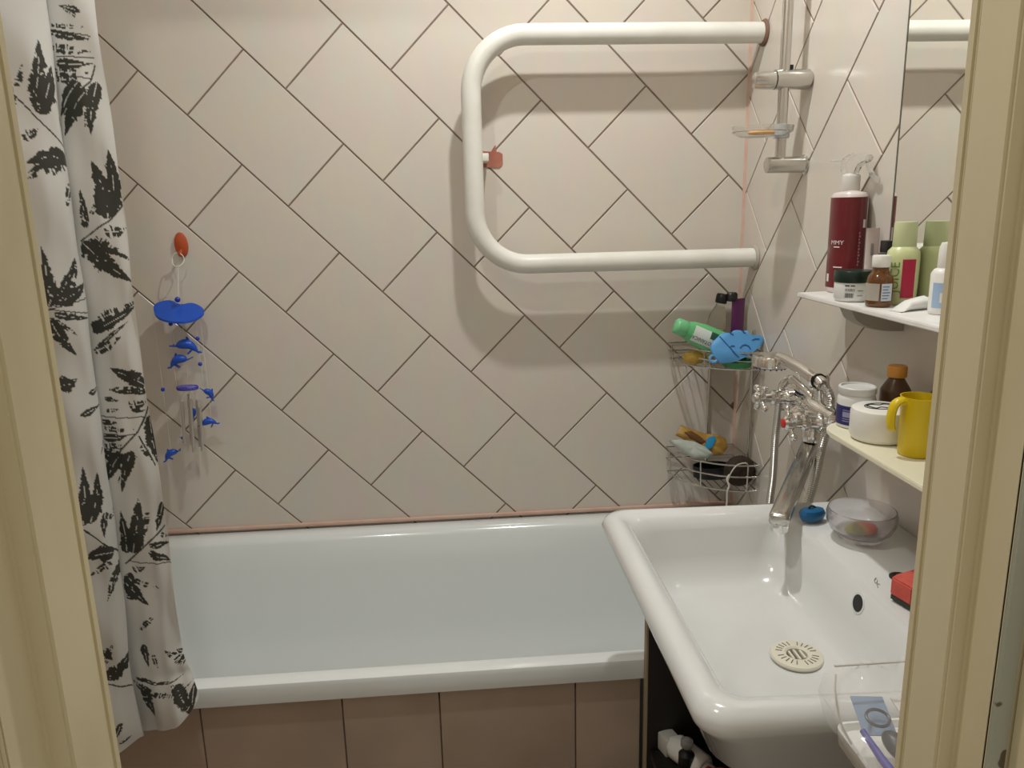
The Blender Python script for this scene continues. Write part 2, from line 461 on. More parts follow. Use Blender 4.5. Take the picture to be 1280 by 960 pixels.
em.build('emblem', mat('faint_grey_print', (.35, .36, .36), .5), sk)
# strainer plate in the basin
st = thing('drain_strainer', 'beige slotted plastic strainer over the drain of the washbasin', 'strainer', (.947, -.963, .7605))
IVORY = mat('ivory_plastic', (.72, .69, .57), .4)
MB().lathe([(.014, -.003), (.037, -.002), (.0385, .0015), (.037, .0042), (.030, .0058), (.0175, .0062), (.015, .004), (.0145, -.003)], 40, cap0=False, cap1=False).build('plate', IVORY, st)
MB().lathe([(.0148, -.003), (.0148, -.0022), (0.0, -.002)], 24, cap1=False).build('well', mat('strainer_dark', (.10, .095, .085), .6), st)
for i in range(3):
    MB().box(((i - 1) * .0085, 0, .001), (.0035, .026 if i == 1 else .020, .007), bevel=.0008).build('cross_bar', IVORY, st)
slot = MB().box((0, 0, 0), (.0095, .0013, .0008)).mesh('slot', mat('slot_dark', (.16, .14, .11), .7), 0)
for i in range(24):
    if i % 6 == 5: continue
    a = 2 * PI * i / 24 + .1; r = .0255
    link('slot', slot, st, (r * math.cos(a), r * math.sin(a), .0061), (0, .0, a))

# open black stand below the basin and what lies on it
cb = thing('basin_stand', 'black open stand under the washbasin beside the bath', 'cabinet', (0, 0, 0))
BLK = mat('black_board', (.010, .008, .007), .55)
MB().box((.990, -.714, .375), (.405, .016, .735), bevel=.001).build('back_panel', BLK, cb)
MB().box((.7855, -.714, .375), (.004, .018, .735), bevel=.0008).build('edge_band', mat('worn_board_edge', (.33, .27, .17), .6), cb)
MB().box((.992, -.96, .42), (.40, .46, .018), bevel=.001).build('shelf_board', BLK, cb)
MB().box((1.185, -.96, .35), (.016, .46, .64), bevel=.001).build('side_panel', BLK, cb)
MB().box((.992, -.96, .02), (.40, .46, .04), bevel=.001).build('plinth', BLK, cb)
un = thing('cleaner_bottle', 'white capped bottle lying on the black stand under the washbasin', 'bottle', (.868, -.815, .452), (0, 0, .5))
MB().lathe([(.018, 0), (.023, .006), (.023, .07), (.012, .085)], 18, axis='Y').build('bottle_body', WHITEP, un)
MB().lathe([(.0125, -.028), (.0135, -.026), (.0135, -.001), (.0125, 0)], 16, axis='Y').build('cap', mat('grey_white_cap', (.55, .55, .52), .4), un)
un = thing('pump_sprayer', 'small black and clear sprayer head beside the white bottle on the stand', 'sprayer', (.838, -.80, .429))
MB().lathe([(.012, 0), (.014, .003), (.014, .045), (.008, .052), (.008, .06)], 16).build('bottle_body', BLACKP, un)
MB().lathe([(.010, .060), (.011, .062), (.011, .072), (.004, .076)], 14).build('spray_head', mat('clear_grey_plastic', (.6, .6, .58), .2, trans=.6), un)
un = thing('red_cloth', 'crumpled red cloth in front of the white bottle under the washbasin', 'cloth', (.868, -.90, .429))
mb = MB().sphere((0, 0, .045), .045, 20, (1, .9, .9))
for v in mb.bm.verts:
    v.co.x += .006 * math.sin(v.co.z * 190 + v.co.y * 120); v.co.y += .006 * math.sin(v.co.x * 150 + v.co.z * 130); v.co.z = max(0, v.co.z + .005 * math.sin(v.co.x * 210))
mb.build('cloth_body', mat('red_cloth', (.42, .035, .03), .7), un)
un = thing('soap_packet', 'small pale packet at the edge of the black stand', 'packet', (.825, -.735, .429), (0, 0, .3))
MB().box((0, 0, .018), (.03, .03, .036), bevel=.003).build('packet_body', mat('pale_card', (.55, .56, .52), .5), un)

# ================================================================== TOWEL RAIL
tr = thing('heated_towel_rail', 'white painted U-shaped heated towel pipe on the back wall', 'towel rail', (0, 0, 0))
xl, zt, zb, py, R_ = .5195, 1.797, 1.283, -.085, .125
p = [(WX - .001, py + .004, zt + .0), (1.0, py, zt), (xl + R_, py, zt)]
p += arc((xl + R_, zt - R_), R_, 90, 180, 12, lambda a, b: (a, py, b))[1:]
p += arc((xl + R_, zb + R_), R_, 180, 270, 12, lambda a, b: (a, py, b))
p += [(1.0, py, zb), (WX - .001, py - .002, zb)]
MB().tube(p, .0232, 20).build('pipe', RAIL, tr)
MB().lathe([(.028, 0), (.030, .002), (.028, .006), (.0236, .008)], 24, c=(WX, py + .004, zt), axis='-X').build('wall_collar', mat('rusty_seal', (.20, .11, .08), .7), tr)
MB().lathe([(.029, 0), (.031, .002), (.029, .005), (.0236, .007)], 24, c=(WX, py - .002, zb), axis='-X').build('wall_collar', mat('grey_seal', (.45, .41, .36), .6), tr)
br = MB().box((.546, -.045, 1.532), (.020, .09, .018), bevel=.002).build('bracket', RAIL, tr)
pt = MB(); pt.prism([(.540, 1.514), (.586, 1.512), (.594, 1.520), (.594, 1.544), (.586, 1.549), (.580, 1.549), (.577, 1.566), (.566, 1.550), (.540, 1.552)], Matrix.Translation((0, .001, 0)) @ Matrix.Rotation(PI / 2, 4, 'X'), .0035)
pt.build('putty_patch', noisy('red_putty', (.37, .13, .085), (.42, .17, .12), 30, .8), tr, smooth=0)

# ================================================================== SHOWER BAR WITH SLIDER AND SOAP DISH
sb = thing('shower_bar', 'chrome vertical shower bar with sliding holder on the right wall', 'shower bar', (0, 0, 0))
bx, byy = 1.149, -.333
MB().tube([(bx, byy, 1.490), (bx, byy, 2.10)], .0105, 16).build('bar', SATIN, sb)
for z in (1.490, 2.09):
    MB().lathe([(.019, 0), (.020, .003), (.0165, .006), (.0165, .078), (.0155, .083), (.011, .085)], 24, c=(WX, byy, z), axis='-X').build('wall_foot', SATIN, sb)
sl_ = MB().lathe([(.0165, 0), (.0195, .004), (.0198, .055), (.0195, .074)], 26, c=(1.203, byy, 1.657), axis='-X').build('slider', SATIN, sb)
MB().lathe([(.0175, .0755), (.0175, .092), (.0165, .108), (.015, .116), (.010, .119)], 24, c=(1.203, byy, 1.656), axis='-X').build('holder_knob', SATIN, sl_)
MB().box((1.160, byy, 1.680), (.012, .010, .010), bevel=.002).build('lock_button', BLACKP, sl_)
CLEAR = mat('clear_plastic', (.93, .92, .88), .08, trans=.92, ior=1.3)
sd = MB().lathe([(.016, 0), (.045, .001), (.062, .010), (.064, .022), (.061, .022), (.058, .012), (.043, .004), (.016, .003)], 32, c=(1.108, -.335, 1.545), sx=1.0, sy=.75)
sdo = sd.build('soap_tray', CLEAR, sb)
MB().lathe([(.0108, 0), (.016, 0), (.0165, .026), (.0108, .028)], 18, c=(bx, byy, 1.543), cap0=False, cap1=False).build('tray_clamp', mat('grey_clear_clamp', (.45, .48, .50), .2), sb)
so = thing('soap_sliver', 'thin orange sliver of soap in the clear tray on the shower bar', 'soap', (1.102, -.345, 1.5495))
MB().lathe([(.010, 0), (.026, .001), (.028, .005), (.024, .0085), (.01, .0095)], 20, sx=1.0, sy=.6).build('soap_body', mat('orange_soap', (.70, .36, .11), .5), so)

# ================================================================== CORNER RACK
rk = thing('corner_rack', 'two-tier chrome wire rack in the corner above the bath', 'rack', (0, 0, 0))
CXk, CYk, RR = 1.196, -.008, .178
def quarter(z, r, n=16, close=True):
    pts = [(CXk - r, CYk, z)] + [(CXk - r * math.cos(a), CYk - r * math.sin(a) - .0, z) for a in [PI / 2 * k / n for k in range(1, n)]] + [(CXk, CYk - r, z)]
    return pts
for zb_, zg in ((1.022, (1.064, 1.043)), (.712, (.780, .750))):
    t = MB().tube(quarter(zb_, RR) + [(CXk, CYk, zb_)], .0022, 7, closed=True).build('tier_base', STEEL, rk)
    for z in zg:
        MB().tube(quarter(z, RR + .004) + [(CXk, CYk, z)], .0020, 7, closed=True).build('guard_wire', STEEL, rk)
    for k in range(1, 9):
        x = CXk - RR * k / 9.0
        yy = math.sqrt(max(0, RR ** 2 - (x - CXk) ** 2))
        MB().tube([(x, CYk, zb_), (x, CYk - yy, zb_)], .0014, 6).build('floor_wire', STEEL, t)
    for a in (8, 45, 82):
        a = math.radians(a)
        MB().tube([(CXk - RR * math.cos(a), CYk - RR * math.sin(a), zb_), (CXk - (RR + .004) * math.cos(a), CYk - (RR + .004) * math.sin(a), zg[0])], .0018, 6).build('upright_wire', STEEL, rk)
for x, y in ((1.125, -.0105), (1.1935, -.128)):
    MB().tube([(x, y, .695), (x, y, 1.105), (x, y, 1.11)], [.0042, .0042, .003], 12).build('post', STEEL, rk)

# green bottle lying across the upper tier
GREEN = mat('green_bottle', (.13, .50, .20), .25, coat=.4)
gb = thing('shampoo_bottle', 'green shampoo bottle lying tilted on the upper wire tier', 'bottle', (0, 0, 0))
A, B = Vector((.998, -.135, 1.128)), Vector((1.165, -.125, 1.052))
dv = (B - A).normalized(); ln = (B - A).length
def along(t): return A + dv * t * ln
gb.location = A
rot = dv.to_track_quat('X', 'Z').to_euler(); gb.rotation_euler = rot
def ell_loft(prof, seg=26):
    mb = MB(); loops = []
    for t, ry_, rz_ in prof:
        loops.append([Vector((t, ry_ * math.cos(2 * PI * k / seg), rz_ * math.sin(2 * PI * k / seg))) for k in range(seg)])
    return mb.loft(loops)
ell_loft([(.025, .019, .0215), (.042, .020, .027), (.07, .021, .031), (.14, .0215, .032), (.178, .020, .030), (.184, .014, .024)]).build('bottle_body', GREEN, gb)
ell_loft([(-.006, .012, .014), (-.002, .017, .0190), (.002, .018, .0200), (.0235, .019, .0215), (.025, .018, .0205)]).build('cap', mat('green_cap', (.17, .55, .26), .2, coat=.5), gb)
lab = MB(); loops = []
for k in range(9):
    a = math.radians(-38 + 76 * k / 8)
    row = []
    for t in (.038, .060, .10, .122):
        kk = 1.012
        row.append(Vector((t, -.0214 * math.cos(a) * kk, .0312 * math.sin(a) * kk)))
    loops.append(row)
lab.loft(loops, False, False, closed=False); lb = lab.build('label', mat('pale_label', (.72, .78, .72), .5), gb)
lab = MB(); loops = []
for k in range(5):
    a = math.radians(4 + 34 * k / 4)
    loops.append([Vector((t, -.0216 * math.cos(a) * 1.02, .0316 * math.sin(a) * 1.02)) for t in (.082, .10, .116)])
lab.loft(loops, False, False, closed=False); lab.build('stamp', mat('dark_green_print', (.03, .10, .06), .5), gb)
me = text_mesh('BOTANICA', .0125)
for v in me.vertices:
    a = -v.co.y / .030 - .28
    v.co = Vector((.068 - v.co.x * .95, -.0214 * math.cos(a) * 1.022 - .0004, .0312 * math.sin(a) * 1.022))
me.materials.clear(); me.materials.append(mat('dark_print', (.05, .07, .06), .6)); link('lettering', me, gb)

cbt = thing('clear_bottle', 'clear bottle with black cap and yellow liquid leaning behind the green bottle', 'bottle', (1.104, -.062, 1.026), (0, .18, 0))
MB().lathe([(.020, 0), (.023, .003), (.0235, .085), (.021, .115), (.013, .135), (.0105, .140), (.0105, .148)], 22).build('bottle_body', mat('clear_bottle_plastic', (.92, .90, .82), .05, trans=.95, ior=1.25), cbt)
MB().lathe([(.0195, .002), (.0212, .005), (.0214, .08), (.018, .081)], 20).build('liquid', mat('yellow_liquid', (.72, .60, .22), .2, trans=.4), cbt)
MB().lathe([(.013, .146), (.0145, .148), (.0145, .166), (.012, .170)], 18).build('cap', BLACKP, cbt)
pu = thing('purple_tube', 'dark purple tube with black cap standing in the corner of the upper tier', 'tube', (1.172, -.072, 1.025), (0, .0, .35))
mb = MB(); mb.loft([[Vector((w * c_, d_ * s_, z)) for c_, s_ in [(math.cos(2 * PI * k / 20), math.sin(2 * PI * k / 20)) for k in range(20)]] for z, w, d_ in ((.0, .015, .015), (.004, .016, .0155), (.10, .0195, .008), (.148, .0205, .002), (.156, .0205, .0012))])
mb.build('tube_body', mat('dark_purple', (.10, .012, .09), .3, coat=.4), pu)
MB().lathe([(.010, .0), (.0135, .003), (.0135, .018), (.010, .022)], 18, c=(-.016, .006, .150), axis='Z', rot=(0, .0, 0), sx=1.1, sy=.9).build('cap', BLACKP, pu)
mb = MB(); mb.prism([(-.005, .02), (.015, .02), (.015, .021), (-.005, .021)], Matrix.Translation((0, -.0165, 0)) @ Matrix.Rotation(PI / 2, 4, 'X'), .0006)
mb.build('print_mark', mat('silver_print', (.5, .35, .45), .4), pu)
ys = thing('soap_bar', 'amber yellow soap bar lying at the left end of the upper wire tier', 'soap', (1.052, -.105, 1.0245))
mb = MB().sphere((0, 0, .017), .022, 18, (1.35, 1.0, .76))
for v in mb.bm.verts: v.co += v.co.normalized() * .0025 * math.sin(v.co.x * 260) * math.cos(v.co.y * 240)
mb.build('soap_body', noisy('amber_soap', (.62, .40, .05), (.45, .30, .06), 60, .4), ys)
gd = thing('green_dish', 'flat green plastic dish under the blue scrubber on the upper tier', 'dish', (1.145, -.148, 1.0245), (0, 0, .3))
MB().lathe([(.020, 0), (.034, .001), (.040, .016), (.0385, .016), (.033, .003), (.0, .0025)], 26, cap1=False).build('dish_body', mat('dark_green_plastic', (.05, .27, .10), .35), gd)
# blue scalloped scrubber facing the room
SCR = mat('light_blue_silicone', (.11, .36, .72), .45)
scr = thing('bath_scrubber', 'light blue rubber bath scrubber with scalloped cut-outs and hanging ring', 'scrubber', (1.131, -.176, 1.056))
k_ = .00194 / 8
cxp, cyp = 700, 760
outl = [(437, 700), (442, 650), (470, 610), (505, 590), (545, 545), (580, 530), (640, 530), (668, 552), (680, 548), (672, 522), (700, 505), (760, 508), (790, 535), (806, 532), (806, 510), (838, 515), (850, 560), (905, 566), (960, 556), (985, 585), (1002, 612), (990, 640), (955, 668), (900, 712), (850, 745), (780, 780), (700, 812), (640, 828), (560, 832), (515, 822), (470, 770)]
Msc = Matrix.Rotation(math.radians(72), 4, 'X') @ Matrix.Rotation(.10, 4, 'Y')
mb = MB(); mb.prism([((x - cxp) * k_, -(y - cyp) * k_ + .0) for x, y in outl][::-1], Msc, .009)
bmesh.ops.bevel(mb.bm, geom=list(mb.bm.edges), offset=.0012, segments=1, affect='EDGES')
so_ = mb.build('scrubber_body', SCR, scr, smooth=50)
# shade in the fold and cut-outs painted as dark blue ribs
def ribs(pts, r): 
    q = [Msc @ Vector(((x - cxp) * k_, -(y - cyp) * k_, .0095)) for x, y in pts]
    return MB().tube(q, r, 6)
ribs([(530, 565), (580, 625), (640, 690), (715, 780)], .0014).build('fold_shade', mat('blue_shadow_gap', (.03, .13, .34), .6), scr)
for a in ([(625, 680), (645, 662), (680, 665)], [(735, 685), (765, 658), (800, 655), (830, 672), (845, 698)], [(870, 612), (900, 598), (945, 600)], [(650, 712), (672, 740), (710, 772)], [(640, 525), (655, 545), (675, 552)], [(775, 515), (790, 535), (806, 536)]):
    ribs(a, .0016).build('cut_out_shade', MATS['blue_shadow_gap'], scr)
rg = [Msc @ Vector(((455 + 36 * math.cos(2 * PI * k / 16) - cxp) * k_, -(785 + 34 * math.sin(2 * PI * k / 16) - cyp) * k_, .0045)) for k in range(16)]
MB().tube(rg, .0030, 7, closed=True).build('hanging_ring', SCR, scr)

# lower tier contents
pk = thing('refill_pouch', 'crumpled mustard yellow pouch with a blue sticker on the lower tier', 'pouch', (0, 0, 0))
MST = noisy('mustard_foil', (.42, .26, .05), (.30, .15, .03), 40, .3, coat=.3)
def leaf_shape(P, thick, M, bulge):
    """pillow: polygon outline with a domed front"""
    mb = MB(); n = len(P)
    cx = sum(p[0] for p in P) / n; cy = sum(p[1] for p in P) / n
    rings = []
    for s_, h in ((1.0, -thick / 2), (1.0, thick / 2), (.8, thick / 2 + bulge * .55), (.5, thick / 2 + bulge * .9), (.2, thick / 2 + bulge)):
        rings.append([M @ Vector((cx + (x - cx) * s_, cy + (y - cy) * s_, h * (1 + .12 * math.sin(i * .9) + .05 * math.sin(i * 2.3)))) for i, (x, y) in enumerate(P)])
    return mb.loft(rings)
Mb = Matrix.Translation((1.095, -.10, .792)) @ Matrix.Rotation(math.radians(68), 4, 'X')
def dens(P, n=4):
    o = []
    for i in range(len(P)):
        a, b = P[i], P[(i + 1) % len(P)]
        for k in range(n): o.append((a[0] + (b[0] - a[0]) * k / n, a[1] + (b[1] - a[1]) * k / n))
    return o
leaf_shape(dens([(-.078, .046), (-.062, .072), (-.035, .060), (.0, .046), (.030, .044), (.052, .030), (.055, .008), (.038, -.010), (.010, -.012), (-.012, -.002), (-.022, .014), (-.050, .030)]), .006, Mb, .010).build('pouch_body', MST, pk, smooth=60)
leaf_shape(dens([(-.058, .052), (-.040, .055), (-.012, .036), (-.002, .022), (-.018, .020), (-.045, .036)]), .004, Mb @ Matrix.Translation((0, 0, .010)), .004).build('dark_fold', mat('brown_foil', (.14, .06, .02), .3), pk, smooth=60)
leaf_shape([(.000, .034), (.018, .040), (.022, .030), (.010, .010), (-.002, .004), (-.010, .012)], .003, Mb @ Matrix.Translation((0, 0, .0145)), .001).build('blue_sticker', mat('blue_sticker', (.02, .25, .50), .4), pk)
pp = thing('pale_washcloth', 'pale grey green folded washcloth lying on the lower wire tier', 'cloth', (0, 0, 0))
leaf_shape(dens([(-.098, .050), (-.070, .052), (-.035, .044), (-.008, .028), (.008, .006), (-.010, -.002), (-.040, .000), (-.068, .018)]), .008, Matrix.Translation((1.095, -.128, .786)) @ Matrix.Rotation(math.radians(50), 4, 'X'), .008).build('cloth_body', noisy('pale_green_cloth', (.40, .44, .39), (.46, .50, .45), 30, .8), pp, smooth=60)
bd = thing('black_tray', 'flat black soap tray on the lower wire tier', 'tray', (1.118, -.080, .7145))
MB().lathe([(.040, 0), (.050, .004), (.052, .034), (.050, .034), (.047, .006), (.0, .005)], 24, sx=1.0, sy=.6, cap1=False).build('tray_body', BLACKP, bd)
lf = thing('bath_pouf', 'round dark brown bath pouf with white cord on the lower tier', 'sponge', (1.163, -.152, .7145), (0, 0, 0))
mb = MB().sphere((0, 0, .040), .040, 28, (1.0, .62, 1.0))
for v in mb.bm.verts: v.co += v.co.normalized() * .0015 * math.sin(v.co.x * 420 + v.co.z * 300) * math.cos(v.co.y * 380)
mb.build('pouf_body', noisy('dark_brown_mesh', (.024, .013, .008), (.042, .024, .015), 80, .8, bump=.5, bscale=140), lf)
CORD = mat('white_cord', (.62, .60, .52), .7)
MB().tube(smooth_path([(-.034, -.022, .010), (-.040, -.030, .025), (-.034, -.034, .050), (-.018, -.030, .067), (.004, -.026, .070), (.012, -.022, .064)], 5), .0016, 6).build('cord_loop', CORD, lf)
MB().tube(smooth_path([(-.034, -.022, .040), (-.042, -.028, .030), (-.038, -.034, .015), (-.043, -.036, .0), (-.043, -.037, -.030), (-.046, -.036, -.045)], 5), .0022, 6).build('cord_tail', CORD, lf)

# ================================================================== MIXER TAP, HAND SHOWER, HOSE
mx = thing('bath_mixer', 'chrome wall mixer tap with two cross handles and long swivel spout', 'tap', (0, 0, 0))
mxb = 1.146; zc = 1.028
for y in (-.487, -.637):
    MB().lathe([(.033, 0), (.034, .004), (.030, .012), (.020, .018), (.016, .022), (.016, .062)], 26, c=(WX, y, zc), axis='-X').build('wall_flange', CHROME, mx)
MB().lathe([(.010, -.66), (.019, -.655), (.0205, -.64), (.0205, -.60), (.024, -.585), (.024, -.54), (.0205, -.525), (.0205, -.485), (.019, -.468), (.010, -.463)], 24, c=(mxb, 0, zc), axis='Y').build('mixer_body', CHROME, mx)
def cross_handle(y, z, red):
    MB().lathe([(.017, 0), (.017, .012), (.0135, .016), (.0125, .030), (.0155, .034), (.0155, .042), (.0105, .046), (.0095, .060)], 22, c=(mxb - .012, y, z), axis='-X').build('valve_stem', CHROME, mx)
    h = MB()
    hx = mxb - .080
    h.lathe([(.009, -.012), (.0135, -.006), (.0135, .006), (.010, .010)], 18, c=(hx, y, z), axis='-X')
    for k in range(4):
        a = math.radians(45 + 90 * k + (12 if red else -8))
        dy, dz = math.cos(a), math.sin(a)
        h.tube([(hx, y + dy * .008, z + dz * .008), (hx + .002, y + dy * .016, z + dz * .016), (hx + .003, y + dy * .023, z + dz * .023)], [.0052, .0040, .0046], 10)
        h.sphere((hx + .003, y + dy * .0275, z + dz * .0275), .0072, 12)
    ho = h.build('cross_handle', CHROME, mx)
    MB().lathe([(.0085, .0095), (.0085, .0125), (.006, .0138)], 16, c=(hx, y, z), axis='-X').build('index_cap', mat('red_index' if red else 'chrome_index', (.55, .04, .03) if red else (.7, .7, .7), .3, 0 if red else 1), ho)
cross_handle(-.489, 1.032, False)
cross_handle(-.630, 1.020, True)
# diverter drum between the handles, spout nut
MB().lathe([(.020, 0), (.021, .004), (.021, .030), (.017, .036), (.017, .05)], 22, c=(mxb - .008, -.560, 1.012), axis='-X', rot=None).build('diverter', CHROME, mx)
MB().lathe([(.0195, .962), (.0205, .966), (.0205, .984), (.0175, .988), (.0175, 1.02)], 22, c=(mxb, -.562, 0)).build('spout_nut', CHROME, mx)
def spout_loft():
    a, b = Vector((mxb + .006, -.548, .955)), Vector((.981, -.797, .902))
    t = (b - a).normalized(); s_ = Vector((0, 0, 1)).cross(t).normalized(); n_ = t.cross(s_)
    L_ = (b - a).length; loops = []
    for d_, hw, hh_ in ((0, .010, .006), (.003, .0145, .0095), (.012, .0160, .0110), (L_ - .030, .0168, .0112), (L_ - .010, .0168, .0112), (L_ - .003, .0155, .0100), (L_, .0110, .0060)):
        lp = []
        for k in range(28):
            q = 2 * PI * k / 28; c_, w_ = math.cos(q), math.sin(q)
            lp.append(a + t * d_ + s_ * hw * math.copysign(abs(c_) ** .55, c_) + n_ * hh_ * math.copysign(abs(w_) ** .55, w_))
        loops.append(lp)
    return MB().loft(loops)
spo = spout_loft().build('spout', mat('worn_chrome', (.58, .57, .54), .17, 1.0), mx, smooth=50)
MB().lathe([(.0135, .880), (.0150, .882), (.0150, .896), (.0140, .898)], 22, c=(.9895, -.7845, 0)).build('aerator', CHROME, mx)
# outlet and cradle on top of the body
MB().tube(smooth_path([(mxb, -.560, 1.040), (mxb - .005, -.550, 1.052), (mxb - .014, -.530, 1.063), (mxb - .0215, -.506, 1.0715)], 4), .0095, 14).build('hose_outlet', CHROME, mx)
crd = MB().tube([(mxb - .003, -.588, 1.036), (mxb - .006, -.588, 1.070)], .009, 14)
crd.tube(arc((1.1375, 1.0885), .0175, -215, 35, 14, lambda a, b: (a, -.588, b)), .0045, 8)
crd.build('shower_cradle', CHROME, mx)
hs = thing('hand_shower', 'chrome hand shower resting in the cradle on the mixer tap', 'shower head', (0, 0, 0))
hh = [(1.1365, -.612, 1.083), (1.1370, -.590, 1.088), (1.134, -.53, 1.097), (1.128, -.470, 1.103), (1.124, -.440, 1.105)]
MB().tube(hh, [.0115, .0125, .0130, .0115, .010], 18).build('handle', CHROME, hs)
MB().lathe([(.0135, -.004), (.014, 0), (.0125, .004)], 20, c=(1.1370, -.590, 1.088), axis='Y').build('collar', BLACKP, hs)
hd = MB().lathe([(.036, 0), (.0395, .003), (.0398, .018), (.037, .0235), (.020, .027), (.0, .0275)], 36, c=(1.119, -.412, 1.080), cap1=False).build('spray_head', CHROME, hs)
MB().lathe([(.0, -.0015), (.034, -.0015), (.036, .0005)], 30, c=(1.119, -.412, 1.080), cap0=False).build('spray_plate', mat('navy_rubber', (.02, .015, .10), .4), hd)
nz = MB().lathe([(.0022, 0), (.0012, -.004)], 8).mesh('nozzle', mat('violet_rubber', (.06, .03, .22), .4))
for i in range(16):
    a = 2 * PI * i / 16
    link('nozzle', nz, hd, (1.119 + .030 * math.cos(a), -.412 + .030 * math.sin(a), 1.079))
# corrugated hose hanging behind the basin
def hose_tube(P, n, r0, ridge):
    q = smooth_path(P, n)
    # resample at constant pitch
    d = [0]
    for a, b in zip(q[:-1], q[1:]): d.append(d[-1] + (b - a).length)
    m = int(d[-1] / .0021); out = []; j = 0
    for k in range(m + 1):
        t = d[-1] * k / m
        while j < len(d) - 2 and d[j + 1] < t: j += 1
        w = (t - d[j]) / max(1e-9, d[j + 1] - d[j]); out.append(q[j].lerp(q[j + 1], w))
    return MB().tube(out, [r0 + (ridge if k % 2 else 0) for k in range(len(out))], 10)
hz = thing('shower_hose', 'corrugated chrome shower hose looping down behind the washbasin', 'hose', (0, 0, 0))
hose_tube([(1.1365, -.613, 1.0825), (1.140, -.626, 1.074), (1.143, -.630, 1.056), (1.141, -.630, 1.028), (1.138, -.628, .995), (1.134, -.624, .962), (1.133, -.614, .915), (1.124, -.606, .850), (1.108, -.596, .780), (1.098, -.575, .715), (1.100, -.520, .680), (1.108, -.470, .700), (1.1120, -.460, .790), (1.1160, -.460, .850), (1.1165, -.460, .932), (1.1188, -.460, .977), (1.1215, -.462, 1.035), (1.1225, -.470, 1.0535), (1.124, -.485, 1.066), (1.125, -.498, 1.0715), (1.1255, -.506, 1.0710)], 10, .0068, .0015).build('hose_body', SATIN, hz, smooth=30)

# ================================================================== MIRROR AND SHELVES
mr = thing('wall_mirror', 'frameless wall mirror above the upper shelf', 'mirror', (0, 0, 0))
MB().box((1.2015, -.984, 1.640), (.005, .60, .764)).build('glass', mat('mirror_silver', (.86, .87, .83), .015, 1.0), mr, smooth=0)
MB().box((1.2012, -.682, 1.640), (.0056, .003, .766)).build('edge', mat('mirror_edge', (.12, .12, .10), .3), mr, smooth=0)
s1 = thing('upper_shelf', 'white marbled shelf board under the mirror carrying toiletries', 'shelf', (0, 0, 0))
mb = MB(); mb.prism([(1.094, -.570), (1.2035, -.560), (1.2035, -1.20), (1.094, -1.20)][::-1], Matrix.Translation((0, 0, 1.244)), .008)
bmesh.ops.bevel(mb.bm, geom=list(mb.bm.edges), offset=.0015, segments=2, affect='EDGES')
mb.build('board', MARBLE, s1, smooth=60)
for y in (-.716, -1.10):
    mb = MB(); loops = []
    for k in range(9):
        t = k / 8
        x = 1.2035 - .094 * t
        zz = 1.2438 - .043 * math.sqrt(max(0, 1 - t ** 2.4)) - .0002
        loops.append([Vector((x, y - .021, 1.2438)), Vector((x, y - .021, zz + .002)), Vector((x, y - .012, zz)), Vector((x, y + .012, zz)), Vector((x, y + .021, zz + .002)), Vector((x, y + .021, 1.2438))])
    mb.loft(loops); mb.build('bracket', mat('grey_bracket', (.36, .33, .28), .45), s1, smooth=50)
s2 = thing('lower_shelf', 'yellowed white plastic shelf with rounded end above the washbasin', 'shelf', (0, 0, 0))
pl = [(1.046, -1.22), (1.046, -.850), (1.046, -.824), (1.049, -.804), (1.057, -.789), (1.068, -.779), (1.082, -.770), (1.2035, -.695), (1.2035, -1.22)]
mb = MB(); mb.prism(pl, Matrix.Translation((0, 0, 1.0525)), .0075)
bmesh.ops.bevel(mb.bm, geom=list(mb.bm.edges), offset=.0013, segments=2, affect='EDGES')
mb.build('board', OFFWHITE, s2, smooth=60)
MB().box((1.19, -.98, 1.045), (.027, .40, .015), bevel=.003).build('wall_batten', OFFWHITE, s2)
# ================================================================== THINGS ON THE UPPER SHELF (top at z 1.255)
Z1 = 1.2522
RED = noisy('wine_red_label', (.125, .008, .013), (.145, .011, .017), 30, .32, coat=.3)
WPRINT = mat('white_print', (.75, .72, .70), .5)
rb = thing('spray_bottle', 'tall wine red spray bottle with translucent trigger head on the upper shelf', 'spray bottle', (1.1735, -.586, Z1))
Rb = .0292
MB().lathe([(.025, 0), (.0282, .003), (Rb, .008), (Rb, .160), (.0282, .172), (.025, .1765), (.0145, .1785), (.0125, .180)], 36, sy=1.3).build('bottle_body', mat('pearl_white_bottle', (.66, .60, .57), .3), rb)
patch_cyl(Rb, .010, .1685, -2.0, .25, RED, rb, 'label', n=26, sq=1.3)
patch_cyl(Rb, .010, .1685, .26, .62, mat('wine_side_label', (.12, .010, .016), .35), rb, 'side_label', n=6, sq=1.3)
patch_cyl(Rb + .0003, .116, .130, .30, .50, mat('label_white', (.7, .68, .66), .5), rb, 'price_sticker', n=4, sq=1.3)
wrap_text('MMY', .0105, WPRINT, rb, Rb, .090, -1.12, off=.0007, sq=1.3)
patch_cyl(Rb + .0003, .0815, .0835, -1.3, -.95, WPRINT, rb, 'print_line', n=5, sq=1.3)
patch_cyl(Rb + .0003, .046, .048, -1.25, -.75, WPRINT, rb, 'print_line', n=5, sq=1.3)
for i in range(11):
    patch_cyl(Rb + .0003, .050 + i * .0055, .0535 + i * .0055, .06, .13 + .05 * (i % 2), mat('faded_pink_print', (.42, .22, .22), .5), rb, 'print_line', n=2, sq=1.3)
patch_cyl(Rb + .0003, .020, .034, -1.75, -1.55, WPRINT, rb, 'print_block', n=3, sq=1.3)
MILKY = mat('milky_plastic', (.80, .78, .74), .3, trans=.25)
TRIG = mat('translucent_trigger', (.90, .89, .87), .2, trans=.8, ior=1.15)
MB().lathe([(.0145, .179), (.0155, .181), (.0155, .205), (.0145, .207), (.009, .210)], 24).build('collar', MILKY, rb)
th_ = MB()
